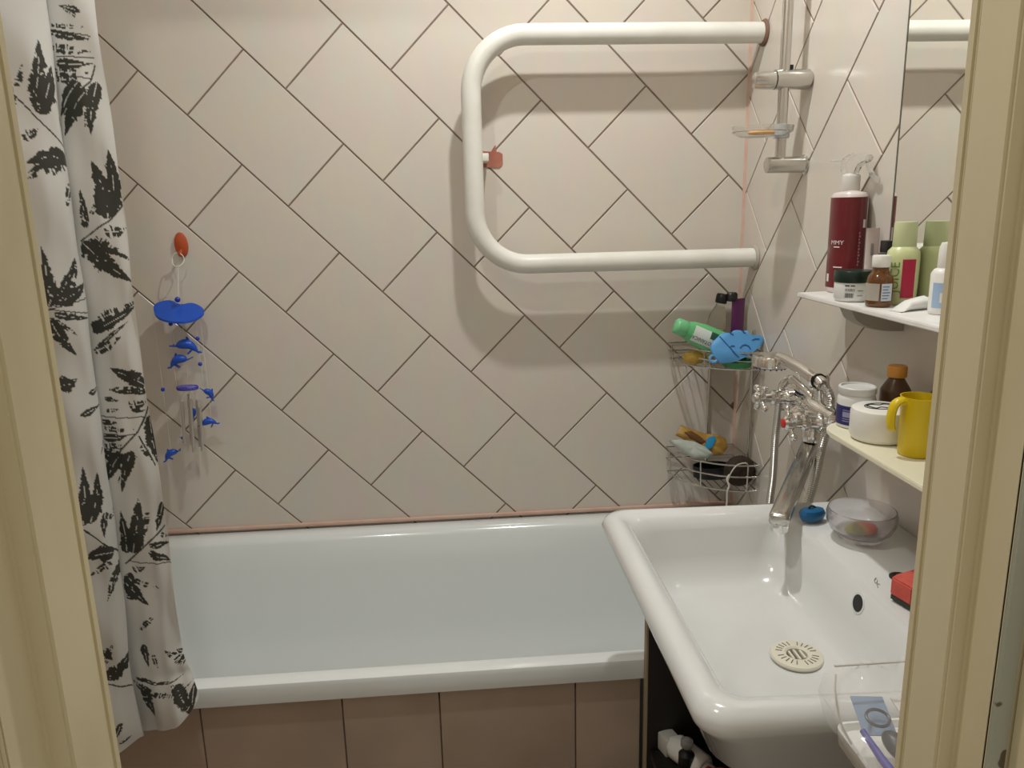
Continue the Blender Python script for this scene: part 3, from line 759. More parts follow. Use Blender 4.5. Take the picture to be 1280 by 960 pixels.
prof = [(-.020, .222), (-.016, .236), (.000, .244), (.020, .242), (.036, .239), (.036, .229), (.020, .228), (.012, .222), (.010, .207), (-.012, .207), (-.016, .214)]
th_.prism([(x, z) for x, z in prof], Matrix.Translation((0, .009, 0)) @ Matrix.Rotation(PI / 2, 4, 'X'), .018)
bmesh.ops.bevel(th_.bm, geom=list(th_.bm.edges), offset=.0025, segments=2, affect='EDGES')
hd_ = th_.build('trigger_head', TRIG, rb, rot=(0, 0, -1.12))
MB().tube([(-.018, 0, .233), (-.034, 0, .2335), (-.046, 0, .233)], [.004, .003, .002], 8).build('nozzle', TRIG, hd_)
MB().tube(smooth_path([(.030, 0, .230), (.034, 0, .218), (.042, 0, .204), (.052, 0, .196), (.056, 0, .195)], 4), .0028, 8, flat=1.8).build('trigger', TRIG, hd_)
stb = thing('cream_tube', 'slim silvery pink cream tube standing behind the red spray bottle', 'tube', (1.1875, -.648, Z1))
mb = MB(); mb.loft([[Vector((w * math.cos(2 * PI * k / 18), d_ * math.sin(2 * PI * k / 18), z)) for k in range(18)] for z, w, d_ in ((0, .0105, .010), (.018, .0112, .0105), (.020, .0105, .010), (.09, .0118, .005), (.108, .0122, .0016), (.116, .0122, .0014))])
mb.build('tube_body', mat('silver_pink', (.62, .53, .50), .32, .15), stb)
patch_cyl(.0112, .070, .090, -.5, -.1, mat('grey_print', (.30, .27, .27), .5), stb, 'print_mark', n=4, sq=.62)
jr = thing('cream_jar', 'white cosmetic jar with dark green lid on the upper shelf', 'jar', (1.1265, -.708, Z1))
Rj = .0295
MB().lathe([(.025, 0), (.0275, .002), (Rj, .007), (Rj, .030), (.0285, .033)], 34).build('jar_body', WPLJ := mat('jar_white', (.74, .75, .73), .3), jr)
MB().lathe([(.0300, .0315), (.0308, .033), (.0308, .048), (.0295, .0505), (.0, .051)], 34, cap1=False).build('lid', mat('dark_green_lid', (.008, .026, .018), .3), jr)
PR = mat('black_print', (.03, .03, .03), .6)
def bars(parent, R, z0, z1, a0, a1, n, off=.0003):
    mb = MB(); w = (a1 - a0) / n
    for i in range(n):
        a = a0 + i * w; b = a + w * random.choice((.35, .5, .7))
        q = [(a, z0), (b, z0), (b, z1), (a, z1)]
        mb.loft([[Vector(((R - .0003) * math.sin(t), -(R - .0003) * math.cos(t), z)) for t, z in q], [Vector(((R + off) * math.sin(t), -(R + off) * math.cos(t), z)) for t, z in q]])
    return mb.build('barcode', PR, parent, smooth=0)
bars(jr, Rj, .0075, .0150, -.88, -.44, 12)
patch_cyl(Rj, .0262, .0282, -.90, -.66, PR, jr, 'print_line', n=4)
patch_cyl(Rj, .0262, .0280, -.60, -.38, PR, jr, 'print_line', n=4)
bars(jr, Rj, .0180, .0225, -.88, -.35, 7)
patch_cyl(Rj, .0185, .0198, -.22, .05, MATS['grey_print'], jr, 'print_line', n=4)
patch_cyl(Rj, .0105, .0118, -.24, .05, MATS['grey_print'], jr, 'print_line', n=4)
AMBER = mat('amber_glass', (.20, .075, .012), .08, trans=.45, coat=.4)
ab = thing('medicine_bottle', 'small amber glass bottle with white cap at the front of the upper shelf', 'bottle', (1.128, -.786, Z1))
Ra = .0198
MB().lathe([(.017, 0), (.0192, .0025), (Ra, .006), (Ra, .040), (.0185, .046), (.0135, .0535), (.0118, .056), (.0118, .064)], 30).build('bottle_body', AMBER, ab)
MB().lathe([(.0128, .0615), (.0136, .0630), (.0136, .0775), (.0125, .0795), (.0, .080)], 24, cap1=False).build('cap', WHITEP, ab)
patch_cyl(Ra, .0105, .0370, -2.0, -.50, mat('grey_label', (.42, .39, .34), .45), ab, 'label', n=12)
patch_cyl(Ra, .0105, .0370, -.36, .55, mat('pale_blue_label', (.55, .63, .70), .45), ab, 'label', n=8)
for i in range(5):
    patch_cyl(Ra + .0003, .0135 + .0045 * i, .0150 + .0045 * i, -.28, .15 + .1 * (i % 3), PR2 := mat('navy_print', (.10, .14, .26), .6), ab, 'print_line', n=3)
LIME = mat('pale_lime_plastic', (.60, .64, .34), .32)
gbt = thing('lotion_bottle', 'pale lime green lotion bottle with pink label in front of the mirror', 'bottle', (1.1735, -.768, Z1))
Rg = .0248
MB().lathe([(.020, 0), (.0225, .003), (Rg - .001, .010), (Rg, .054), (Rg, .074), (.0235, .084), (.0190, .089), (.017, .091)], 32, sy=.95).build('bottle_body', LIME, gbt)
MB().lathe([(.0170, .0895), (.0178, .091), (.0172, .127), (.0165, .129), (.0, .1295)], 26, sy=.9, cap1=False).build('cap', mat('lime_cap', (.57, .62, .36), .3), gbt)
patch_cyl(Rg, .012, .072, -.52, .32, mat('raspberry_label', (.42, .015, .055), .4), gbt, 'label', n=8, sq=.95)
wrap_text('JUICE', .021, mat('green_print', (.16, .26, .05), .5), gbt, Rg, .044, -.92, vertical=1, off=.0008, sq=.95, sx=.95)
dk = thing('perfume_bottle', 'black square bottle hidden behind the lime green lotion bottle', 'bottle', (1.1865, -.7000, Z1))
MB().box((0, 0, .038), (.020, .030, .076), bevel=.003).build('bottle_body', mat('smoked_glass', (.10, .10, .085), .15, trans=.2), dk)
MB().box((0, 0, .087), (.016, .024, .020), bevel=.002).build('cap', BLACKP, dk)
def ctube(name, label, loc, rot, ln_, w):
    t = thing(name, label, 'tube', loc, rot, None)
    mb = MB(); mb.loft([[Vector((x, a * math.cos(2 * PI * k / 16), max(0, b + b * math.sin(2 * PI * k / 16)))) for k in range(16)] for x, a, b in ((0, w * 1.15, .0012), (.006, w * 1.15, .0014), (ln_ * .4, w, .008), (ln_, w * .85, .0095), (ln_ + .003, w * .6, .008))])
    mb.build('tube_body', mat('ointment_white', (.74, .74, .71), .35), t)
    MB().lathe([(.0072, ln_ + .002), (.0078, ln_ + .004), (.0075, ln_ + .018), (.006, ln_ + .020)], 16, axis='X', c=(0, 0, .0085)).build('cap', WHITEP, t)
    return t
t = ctube('ointment_tube', 'white ointment tube lying at the front of the upper shelf', (1.118, -.850, Z1), (0, 0, .30), .060, .0105)
t = ctube('ointment_tube', 'second white ointment tube lying just behind the front one', (1.148, -.828, Z1), (0, 0, .25), .034, .0105)
wbb = thing('small_bottle', 'white plastic bottle with light blue label at the doorframe end of the upper shelf', 'bottle', (1.168, -.885, Z1))
Rw = .0185
MB().lathe([(.016, 0), (.018, .002), (Rw, .006), (Rw, .058), (.015, .064), (.010, .067)], 28).build('bottle_body', WHITEP, wbb)
MB().lathe([(.0105, .066), (.0115, .068), (.0105, .095), (.008, .102), (.0, .103)], 20, cap1=False).build('cap', WHITEP, wbb)
patch_cyl(Rw, .010, .046, -1.4, .7, mat('sky_blue_label', (.36, .50, .70), .45), wbb, 'label', n=12)
patch_cyl(Rw + .0003, .018, .032, -.8, -.1, WPRINT, wbb, 'wave_print', n=6)

# ================================================================== THINGS ON THE LOWER SHELF (top at z 1.060)
Z2 = 1.0602
nj = thing('plastic_jar', 'white jar with navy label and open screw top on the lower shelf', 'jar', (1.1015, -.793, Z2))
Rn = .0290
MB().lathe([(.026, 0), (.0285, .002), (Rn, .006), (Rn, .046), (.0275, .051), (.0262, .053), (.0262, .056)], 34).build('jar_body', WPLJ, nj)
MB().lathe([(.0275, .0545), (.0285, .056), (.0285, .0650), (.0270, .0665), (.0245, .0665), (.0235, .0635), (.0, .063)], 34, cap1=False).build('lid', mat('grey_white_lid', (.66, .66, .64), .35), nj)
patch_cyl(Rn, .006, .037, -2.0, 1.0, mat('navy_label', (.025, .022, .14), .4), nj, 'label', n=24)
patch_cyl(Rn + .0003, .019, .0275, -1.2, -.72, mat('lilac_print', (.30, .30, .46), .5), nj, 'text_block', n=6)
for z in (.0295, .0155, .0120):
    patch_cyl(Rn + .0003, z, z + .0012, -1.2, -.8, MATS['lilac_print'], nj, 'print_line', n=5)
cj = thing('mask_jar', 'large round white jar with black cat outline on its lid on the lower shelf', 'jar', (1.101, -.8655, Z2))
MB().lathe([(.036, 0), (.040, .003), (.0425, .009), (.0425, .043), (.041, .0478), (.037, .0503), (.0, .0512)], 40, cap1=False).build('jar_body', mat('cream_white_jar', (.80, .79, .74), .3), cj)
em = MB()
def eo(a, r): return (r * math.cos(a), r * math.sin(a) , .0513 + .0002)
em.tube([(.0245 * math.cos(2 * PI * k / 30), .0175 * math.sin(2 * PI * k / 30), .0510) for k in range(30)], .0009, 5, closed=True)
em.tube(smooth_path([(-.020, .006, .0512), (-.010, .012, .0512), (.0, .006, .0512), (.010, .011, .0512), (.019, .005, .0512), (.017, -.007, .0512), (.006, -.012, .0512), (-.004, -.006, .0512), (-.014, -.010, .0512), (-.020, .006, .0512)], 4), .0011, 5)
em.build('cat_emblem', PR, cj)
ob = thing('brown_bottle', 'brown plastic bottle with orange cap behind the white jars', 'bottle', (1.163, -.797, Z2))
MB().lathe([(.0195, 0), (.0215, .002), (.0230, .006), (.0230, .056), (.0220, .060), (.0125, .076), (.0115, .078), (.0115, .084)], 10).build('bottle_body', mat('brown_plastic', (.085, .040, .016), .3, trans=.1), ob)
MB().lathe([(.0140, .0795), (.0148, .081), (.0148, .095), (.0135, .0975), (.0, .098)], 24, cap1=False).build('cap', mat('orange_cap', (.58, .25, .035), .4), ob)
YEL = mat('yellow_plastic', (.72, .53, .008), .3, sss=.1)
mg = thing('yellow_mug', 'yellow plastic mug with a loop handle beside the door frame', 'mug', (1.112, -.944, Z2), (0, 0, .05))
MB().lathe([(.0, .0), (.022, 0), (.0245, .003), (.0255, .078), (.0268, .0855), (.0252, .0855), (.0240, .078), (.0228, .006), (.0, .005)], 28, cap0=False, cap1=False).build('mug_body', YEL, mg)
MB().tube(smooth_path([(-.0235, 0, .078), (-.030, 0, .0810), (-.0385, 0, .076), (-.0425, 0, .063), (-.0425, 0, .046), (-.0395, 0, .040)], 5), .0052, 10, flat=1.5, up=(0, 1, 0)).build('handle', YEL, mg)

# ================================================================== THINGS ON THE BASIN
DZ = .8752
bl = thing('blue_soap', 'small blue soap with a dark loop at the back edge of the washbasin', 'soap', (1.066, -.742, .8762), (0, 0, .25))
mb = MB().lathe([(.012, 0), (.020, .0015), (.0245, .008), (.0255, .014), (.022, .020), (.012, .0225), (.0, .0228)], 10, sx=1.0, sy=.62, cap1=False)
mb.build('soap_body', mat('blue_soap', (.012, .115, .27), .35), bl, smooth=25)
MB().tube(smooth_path([(-.009, -.001, .021), (-.005, .0, .0265), (.002, .001, .0255), (.007, .0, .022)], 4), .0016, 6).build('dark_loop', BLACKP, bl)
GLASS = mat('frosted_bowl', (.90, .88, .89), .14, trans=.90, ior=1.3)
bw = thing('soap_bowl', 'clear round bowl holding a soap beside the tap on the washbasin', 'bowl', (1.112, -.818, DZ))
MB().lathe([(.0, .0), (.030, 0), (.034, .002), (.036, .006), (.047, .016), (.0535, .030), (.0545, .042), (.0525, .050), (.0505, .0505), (.0515, .042), (.050, .031), (.044, .0185), (.033, .0085), (.0, .007)], 48, cap0=False, cap1=False).build('bowl_body', GLASS, bw)
sp2 = thing('round_soap', 'orange and green soap lying inside the clear bowl', 'soap', (1.112, -.820, DZ + .0088))
mb = MB().lathe([(.012, 0), (.021, .001), (.024, .005), (.021, .010), (.010, .012), (.0, .0122)], 24, sx=1.15, sy=.8, cap1=False)
m, nt, b = base_mat('two_tone_soap')
tc = nt.nodes.new('ShaderNodeTexCoord'); sx_ = nt.nodes.new('ShaderNodeSeparateXYZ'); cr_ = nt.nodes.new('ShaderNodeValToRGB')
nt.links.new(tc.outputs['Generated'], sx_.inputs[0]); nt.links.new(sx_.outputs['X'], cr_.inputs['Fac']); nt.links.new(cr_.outputs['Color'], b.inputs['Base Color'])
cr_.color_ramp.elements[0].color = (.22, .20, .03, 1); cr_.color_ramp.elements[0].position = .40
cr_.color_ramp.elements[1].color = (.62, .08, .04, 1); cr_.color_ramp.elements[1].position = .66
e = cr_.color_ramp.elements.new(.52); e.color = (.55, .20, .04, 1)
mb.build('soap_body', m, sp2)
sg = thing('red_sponge', 'coral red kitchen sponge with dark scouring side by the tap hole', 'sponge', (1.098, -1.018, .8762), (0, 0, .25))
poly = [(-.046, -.020), (-.046, .016), (-.036, .020), (.046, .020), (.046, -.020)]
mb = MB(); mb.prism(poly, Matrix.Translation((0, 0, .006)), .026)
bmesh.ops.bevel(mb.bm, geom=list(mb.bm.edges), offset=.002, segments=2, affect='EDGES')
for v in mb.bm.verts:
    if v.co.z > .02: v.co.z += .006 * (v.co.x + .046) / .09 
mb.build('foam', noisy('coral_foam', (.62, .115, .085), (.56, .09, .07), 60, .85, bump=.4, bscale=300), sg)
MB().prism([(x * .97, y * .97) for x, y in poly], Matrix.Translation((0, 0, 0)), .0062).build('scouring_pad', mat('dark_scourer', (.05, .06, .045), .9), sg)

# white tray on the front rim with a clear bag of toothbrushes
ty = thing('toiletry_tray', 'white plastic tray hooked to the front edge of the washbasin', 'tray', (0, 0, 0))
lp = [rr(.856, 1.030, -1.425, -1.2545, .010, .850), rr(.852, 1.034, -1.428, -1.2535, .012, .853), rr(.849, 1.037, -1.431, -1.2535, .014, .873), rr(.852, 1.034, -1.428, -1.2565, .012, .873), rr(.856, 1.030, -1.424, -1.2595, .012, .866)]
MB().loft(lp).build('tray_body', WHITEP, ty, smooth=50)
bg_ = thing('plastic_bag', 'crumpled clear plastic bag of toothbrushes lying in the white tray', 'bag', (0, 0, 0))
def bag_mesh():
    mb = MB(); loops = []
    n = 34
    sec = [(-1.262, .9480), (-1.276, .9500), (-1.300, .9370), (-1.330, .9250), (-1.365, .9130), (-1.395, .8980), (-1.412, .8850), (-1.408, .8765), (-1.370, .8740), (-1.320, .8740), (-1.285, .8780), (-1.266, .9100)]
    for k in range(n + 1):
        t = k / n
        x = .826 + .196 * t
        e = min(1, t * 7) ** .6
        lp = []
        for i, (y, z) in enumerate(sec):
            w = .0035 * math.sin(t * 31 + i * 1.3) + .0025 * math.sin(t * 57 - i * 2.1) + .0020 * math.sin(t * 91 + i * 4)
            zz = .9120 + (z - .9120) * (.25 + .75 * e)
            lp.append(Vector((x + .004 * math.sin(i * 1.7), y + w * .5, max(.8735, zz + w))))
        loops.append(lp)
    return mb.loft(loops)
m = mat('clear_film', (.93, .92, .90), .10, alpha=.17, spec=.7)
bag_mesh().build('bag_film', m, bg_, smooth=70)
MB().tube([(.838, -1.268, .951), (.93, -1.272, .9535), (1.015, -1.270, .952)], .0012, 6).build('zip_seam', mat('film_seam', (.60, .58, .54), .3), bg_)
MB().tube(smooth_path([(.836, -1.275, .946), (.829, -1.290, .935), (.828, -1.305, .915), (.834, -1.318, .898)], 5), .0012, 6).build('side_seam', MATS['film_seam'], bg_)
MB().box((.866, -1.298, .9125), (.032, .044, .0012), rot=(.33, 0, -.15)).build('blue_card', mat('grey_blue_card', (.20, .29, .44), .5), bg_)
MB().box((.925, -1.310, .9085), (.060, .066, .0012), rot=(.33, 0, .1)).build('paper_insert', mat('pale_paper', (.70, .69, .67), .6), bg_)
tb = thing('toothbrush', 'dark blue toothbrush handle inside the clear bag', 'toothbrush', (.8575, -1.372, .8905), (0, 0, 0))
MB().tube([(.004, -.022, -.007), (.0, .0, 0), (-.006, .030, .008), (-.010, .060, .017)], [.0050, .0050, .0042, .0030], 10).build('brush_handle', mat('ultramarine', (.03, .015, .32), .3), tb)
hb = thing('hair_clip', 'shiny black hair clip lying in the clear bag', 'hair clip', (.873, -1.335, .9035), (.25, 0, .35))
MB().sphere((0, 0, 0), .016, 20, (.75, 1.25, .6)).build('clip_body', BLACKP, hb)
MB().tube([(.012 * math.cos(2 * PI * k / 18), .030 + .010 * math.sin(2 * PI * k / 18), .008) for k in range(18)], .0016, 7, closed=True).build('wire_loop', BLACKP, hb)

# ================================================================== WIND CHIME
hk = thing('wall_hook', 'oval orange stick-on hook high on the tiled wall', 'hook', (-.190, -.001, 1.348), (0, -.06, 0))
ORG = mat('orange_plastic', (.44, .075, .020), .4)
MB().lathe([(.0160, 0), (.0170, .002), (.0150, .008), (.009, .011), (.0, .012)], 24, axis='Y', rot=(0, 0, PI), sx=1.75, sy=.95, cap1=False).build('hook_plate', ORG, hk)
MB().tube(smooth_path([(0, -.010, -.012), (0, -.020, -.024), (0, -.027, -.022), (0, -.028, -.014)], 4), .003, 8).build('hook_prong', ORG, hk)
wc = thing('wind_chime', 'wind chime of blue dolphins and thin silver tubes hanging from the orange hook', 'wind chime', (-.193, -.026, 1.323))
def P(x, z, y=-.05): return Vector((x + .193, y + .026, z - 1.323))
STR = mat('nylon_string', (.66, .63, .58), .4)
MB().tube([P(-.193 + .014 * math.cos(2 * PI * k / 20), 1.314 + .016 * math.sin(2 * PI * k / 20), -.0275 - .012 * (math.sin(2 * PI * k / 20) < 0) * abs(math.sin(2 * PI * k / 20))) for k in range(20)], .0012, 6, closed=True).build('hanging_ring', mat('clear_ring', (.75, .70, .62), .2), wc)
MB().tube([P(-.192, 1.298, -.038), P(-.197, 1.222, -.048)], .0013, 6).build('string', STR, wc)
# wavy blue top plate
mb = MB(); loops = []
for s_, h in ((1, -.0025), (1, .0025)):
    loops.append([P(-.199 + .057 * (1 + .06 * math.sin(3 * a + .6)) * math.cos(a) * s_, 1.193 + h - .009 * math.cos(a) + .021 * math.sin(a) * (1 - .42 * math.exp(-(math.cos(a) / .32) ** 2) * (math.sin(a) > 0)), -.055 + .038 * math.sin(a) * (1 - .42 * math.exp(-(math.cos(a) / .32) ** 2) * (math.sin(a) > 0)) * s_) for a in [2 * PI * k / 40 for k in range(40)]])
mb.loft(loops); mb.build('top_plate', BLUE, wc, smooth=50)
bead = MB().sphere((0, 0, 0), .0068, 12).mesh('bead', BLUEBEAD)
for x, z in ((-.198, 1.221), (-.221, 1.163), (-.162, 1.125), (-.163, 1.062), (-.259, 1.002)):
    link('bead', bead, wc, P(x, z)).scale = (1, 1, 1) if z > 1.2 else (.75, .75, .75)
for xa, za, xb, zb2 in ((-.196, 1.175, -.188, 1.105), (-.163, 1.185, -.160, .985), (-.259, 1.190, -.259, .835), (-.221, 1.163, -.214, 1.07), (-.150, 1.180, -.152, .915), (-.190, 1.09, -.198, 1.015), (-.225, 1.16, -.226, .875)):
    MB().tube([P(xa, za), P(xb, zb2)], .0005, 5).build('string', STR, wc)
def dolphin():
    mb = MB()
    pts = []; rs = []
    for k in range(11):
        t = k / 10
        pts.append((-.024 + .048 * t, 0, .012 * math.sin(PI * t) + .004 * (1 - t)))
        rs.append(.0010 + .0098 * math.sin(PI * min(1, t * 1.02) ** .75) ** .8 * (1 if t < .9 else .75))
    mb.tube(pts, rs, 10, up=(0, 0, 1))
    mb.prism([(-.003, .018), (.007, .019), (-.004, .030), (-.007, .029)], Matrix.Translation((0, .0012, 0)) @ Matrix.Rotation(PI / 2, 4, 'X'), .0024)
    mb.prism([(.006, .003), (.012, .005), (.004, -.007), (.001, -.006)], Matrix.Translation((0, .004, 0)) @ Matrix.Rotation(PI / 2, 4, 'X'), .008)
    mb.prism([(-.020, .0), (-.034, .011), (-.028, .0), (-.034, -.011)], Matrix.Translation((0, 0, .0035)), .0025)
    mb.sphere((.026, 0, .003), .0032, 8, (1.6, .8, .7))
    return mb.mesh('dolphin', BLUE, 45)
dm = dolphin()
for x, z, ry_, rz_, sc in ((-.190, 1.096, .25, 0, 1.15), (-.212, 1.062, .35, PI, 1.0), (-.155, .981, .9, .6, .72), (-.156, .906, -.10, 0, .80), (-.197, .938, 1.3, 1.2, .55), (-.226, .869, .8, 1.3, .45), (-.257, .828, .55, PI + .3, .80)):
    o = link('dolphin', dm, wc, P(x, z), (0, ry_, rz_)); o.scale = (sc, sc, sc)
mb = MB().lathe([(.024, -.005), (.0265, -.003), (.0265, .003), (.024, .005)], 26, sy=.6, c=P(-.200, 1.004))
mb.build('tube_plate', noisy('violet_blue_plate', (.03, .03, .32), (.12, .12, .48), 120, .35), wc)
tm = MB().tube([(0, 0, 0), (0, 0, -1)], .0042, 10).mesh('chime_tube', mat('silver_tube', (.62, .59, .54), .28, .85))
for x, y, z0, l in ((-.213, -.062, .972, .105), (-.203, -.040, .985, .130), (-.192, -.064, .978, .135), (-.182, -.044, .970, .120), (-.174, -.056, .955, .112)):
    o = link('chime_tube', tm, wc, P(x, z0, y), (0, .05, 0)); o.scale = (1, 1, l)
    MB().tube([P(x, z0, y), P(-.200 + (x + .2) * .7, 1.000, -.05)], .0005, 5).build('string', STR, wc)

# ================================================================== SHOWER CURTAIN
LEAVES=[(0.2335,1.575,0.22,1.6519,0.00875,0),
(0.2303,1.5565,0.2068,1.6205,0.01063,0),
(0.2389,1.5693,0.2186,1.5807,0.01,0),
(0.2564,1.5906,0.2429,1.6205,0.00375,1),
(0.2613,1.5821,0.2327,1.5493,0.001,2),
(0.2327,1.5493,0.1988,1.5137,0.001,2),
(0.2564,1.5251,0.2344,1.538,0.00562,1),
(0.1988,1.5009,0.2541,1.4924,0.00937,0),
(0.1983,1.4924,0.2552,1.471,0.0075,1),
(0.1983,1.4995,0.2529,1.4796,0.00562,0),
(0.0213,1.696,0.0521,1.7045,0.00313,0),
(0.0277,1.6903,0.0498,1.7031,0.0025,1),
(0.07,1.6718,0.0117,1.6604,0.00438,0),
(0.0714,1.6519,0.0149,1.6447,0.005,1),
(0.0657,1.6305,0.0149,1.6291,0.00562,0),
(0.0707,1.6205,0.0197,1.6163,0.005,1),
(0.07,1.6091,0.0293,1.6091,0.00438,1),
(0.0693,1.6746,0.0122,1.6647,0.00063,2),
(0.0642,1.639,0.0117,1.6362,0.00063,2),
(0.0721,1.6134,0.0187,1.6091,0.00063,2),
(0.0679,1.6803,0.016,1.6761,0.0025,1),
(0.0347,1.6049,0.0714,1.5593,0.00813,0),
(0.0245,1.5935,0.0686,1.5323,0.01063,0),
(0.0133,1.6049,0.0282,1.5323,0.00625,0),
(0.0328,1.5422,0.0305,1.5693,0.0025,1),
(0.1983,1.555,0.1928,1.5323,0.0025,0),
(0.0122,1.6277,0.0208,1.6049,0.001,2),
(0.0208,1.6049,0.0657,1.5607,0.001,2),
(0.0224,1.5978,0.0282,1.5365,0.00063,2),
(0.0245,1.4155,0.0341,1.4981,0.01063,0),
(0.0192,1.424,0.0106,1.5137,0.01,0),
(0.0293,1.4283,0.0091,1.4539,0.01,0),
(0.0567,1.4027,0.0551,1.4596,0.005,0),
(0.0453,1.4226,0.0388,1.4369,0.00313,1),
(0.0679,1.3842,0.025,1.4112,0.00113,2),
(0.025,1.4112,0.0027,1.4354,0.00113,2),
(0.031,1.397,0.0011,1.4013,0.00688,1),
(0.0657,1.3828,0.0,1.3215,0.01188,0),
(0.046,1.3899,0.0,1.3543,0.00562,1),
(0.0567,1.3856,0.0027,1.3586,0.005,0),
(0.0721,1.2489,0.0,1.2859,0.00625,0),
(0.0597,1.2689,0.0,1.2931,0.00625,1),
(0.0707,1.2546,0.0521,1.2689,0.0075,0),
(0.0714,1.2518,0.0,1.2902,0.00063,2),
(0.075,1.2176,0.0255,1.2418,0.00562,1),
(0.0714,1.2219,0.0155,1.2632,0.00313,0),
(0.245,1.3059,0.2483,1.3813,0.00562,0),
(0.2409,1.2959,0.2063,1.3642,0.005,0),
(0.2303,1.2988,0.2063,1.3586,0.00625,1),
(0.2483,1.2959,0.2344,1.3329,0.00562,0),
(0.238,1.3002,0.1978,1.3258,0.00875,0),
(0.2506,1.2916,0.1978,1.303,0.00075,2),
(0.2419,1.2859,0.1973,1.2731,0.00438,0),
(0.2472,1.2931,0.1973,1.2802,0.00063,2),
(0.2494,1.2802,0.2231,1.2219,0.00813,0),
(0.2409,1.2774,0.2164,1.2503,0.0025,1),
(0.1973,1.4668,0.2073,1.4297,0.00375,1),
(0.2506,1.1792,0.227,1.1877,0.00813,0),
(0.2429,1.1948,0.2494,1.1735,0.005,0),
(0.2131,1.1621,0.1983,1.1706,0.00313,0),
(0.2278,1.1322,0.1983,1.1436,0.00375,0),
(0.0,1.1621,0.0513,1.192,0.00937,0),
(0.0347,1.1848,0.0,1.1806,0.00313,1),
(0.0,1.1521,0.059,1.1592,0.00562,1),
(0.0,1.1507,0.0513,1.1564,0.00375,0),
(0.0642,1.1464,0.0395,1.1421,0.00313,0),
(0.0288,1.1336,0.0,1.1364,0.00562,1),
(0.0255,1.1265,0.006,1.1222,0.00313,0),
(0.0736,1.1179,0.0075,1.1122,0.00063,2),
(0.0736,1.1094,0.0453,1.108,0.00375,0),
(0.0714,1.0994,0.0245,1.0952,0.00375,1),
(0.0736,1.0895,0.0234,1.0866,0.00063,2),
(0.075,1.0823,0.0335,1.0866,0.005,0),
(0.075,1.0695,0.0431,1.0724,0.00438,1),
(0.0773,1.0638,0.0438,1.0667,0.00063,2),
(0.0642,1.1265,0.0409,1.1293,0.0025,1),
(0.0,1.1279,0.0213,1.0895,0.00125,2),
(0.0213,1.0895,0.07,1.0396,0.00125,2),
(0.0468,1.0596,0.0773,1.0111,0.00937,0),
(0.0788,1.0567,0.0505,1.0539,0.0075,0),
(0.0316,1.061,0.0567,0.9926,0.00688,0),
(0.0388,1.0596,0.0612,1.0055,0.00313,1),
(0.0011,1.1122,0.0003,1.0311,0.00813,0),
(0.0203,1.0838,0.0055,1.0297,0.00087,2),
(0.0176,1.0695,0.0085,1.0382,0.00313,1),
(0.192,1.1037,0.2068,1.0653,0.00125,0),
(0.2429,0.9642,0.2352,1.0553,0.00688,0),
(0.2335,0.9656,0.2151,1.0425,0.00813,0),
(0.245,0.9869,0.2238,0.9869,0.01,0),
(0.1818,0.9841,0.2179,0.9528,0.00375,1),
(0.2119,0.9756,0.2164,0.9371,0.00375,0),
(0.0664,0.8859,0.0627,0.9627,0.00688,0),
(0.0567,0.8859,0.0354,0.9812,0.00937,0),
(0.0597,0.9101,0.0354,0.93,0.00813,0),
(0.0266,0.9556,0.0328,0.9158,0.00313,1),
(0.0,0.9684,0.0187,0.92,0.005,0),
(0.0707,0.8673,0.005,0.9271,0.00125,2),
(0.2429,0.9585,0.1968,0.8987,0.00125,2),
(0.0305,0.8987,0.0,0.8972,0.00438,0),
(0.0322,0.8873,0.0,0.8659,0.005,0),
(0.0149,0.9129,0.0,0.9086,0.00375,1),
(0.0664,0.8716,0.0,0.8631,0.00063,2),
(0.0627,0.856,0.0409,0.8616,0.00438,1),
(0.2078,0.9072,0.2483,0.9115,0.01063,0),
(0.2119,0.893,0.2461,0.8802,0.005,1),
(0.1978,0.8887,0.227,0.8289,0.00562,1),
(0.1997,0.8873,0.2193,0.8417,0.00313,0),
(0.0728,0.8431,0.0245,0.8218,0.00375,1),
(0.075,0.8346,0.0438,0.7933,0.0075,0),
(0.0721,0.8488,0.0597,0.8303,0.00625,0),
(0.0773,0.8104,0.0513,0.8033,0.00313,0),
(0.0409,0.7719,0.0707,0.7392,0.00375,1),
(0.2399,0.7506,0.2294,0.7264,0.00562,0),
(0.2429,0.7235,0.2238,0.762,0.00375,1),
(0.2429,0.6951,0.1978,0.7307,0.01063,0),
(0.2335,0.7036,0.1978,0.7178,0.00562,0),
(0.2409,0.6865,0.2011,0.6652,0.00125,2),
(0.062,0.7207,0.0597,0.6723,0.00562,0),
(0.0475,0.7008,0.0438,0.668,0.00313,1),
(0.0003,0.6495,0.0282,0.7121,0.00625,1),
(0.0,0.6822,0.0112,0.7008,0.00375,0),
(0.0968,0.6381,0.0,0.5897,0.00562,1),
(0.0869,0.6481,0.0091,0.6267,0.00313,0),
(0.0721,0.631,0.065,0.5626,0.00813,0),
(0.0828,0.6182,0.0597,0.6253,0.00688,0),
(0.0219,0.6196,0.007,0.5128,0.00562,0),
(0.0266,0.6253,0.0101,0.5384,0.00313,1),
(0.0,0.5783,0.0085,0.5228,0.00562,0),
(0.2254,0.6139,0.2389,0.5783,0.00438,0),
(0.2335,0.5598,0.2151,0.5626,0.00438,0),
(0.0213,0.5057,0.0416,0.5014,0.0025,1)]
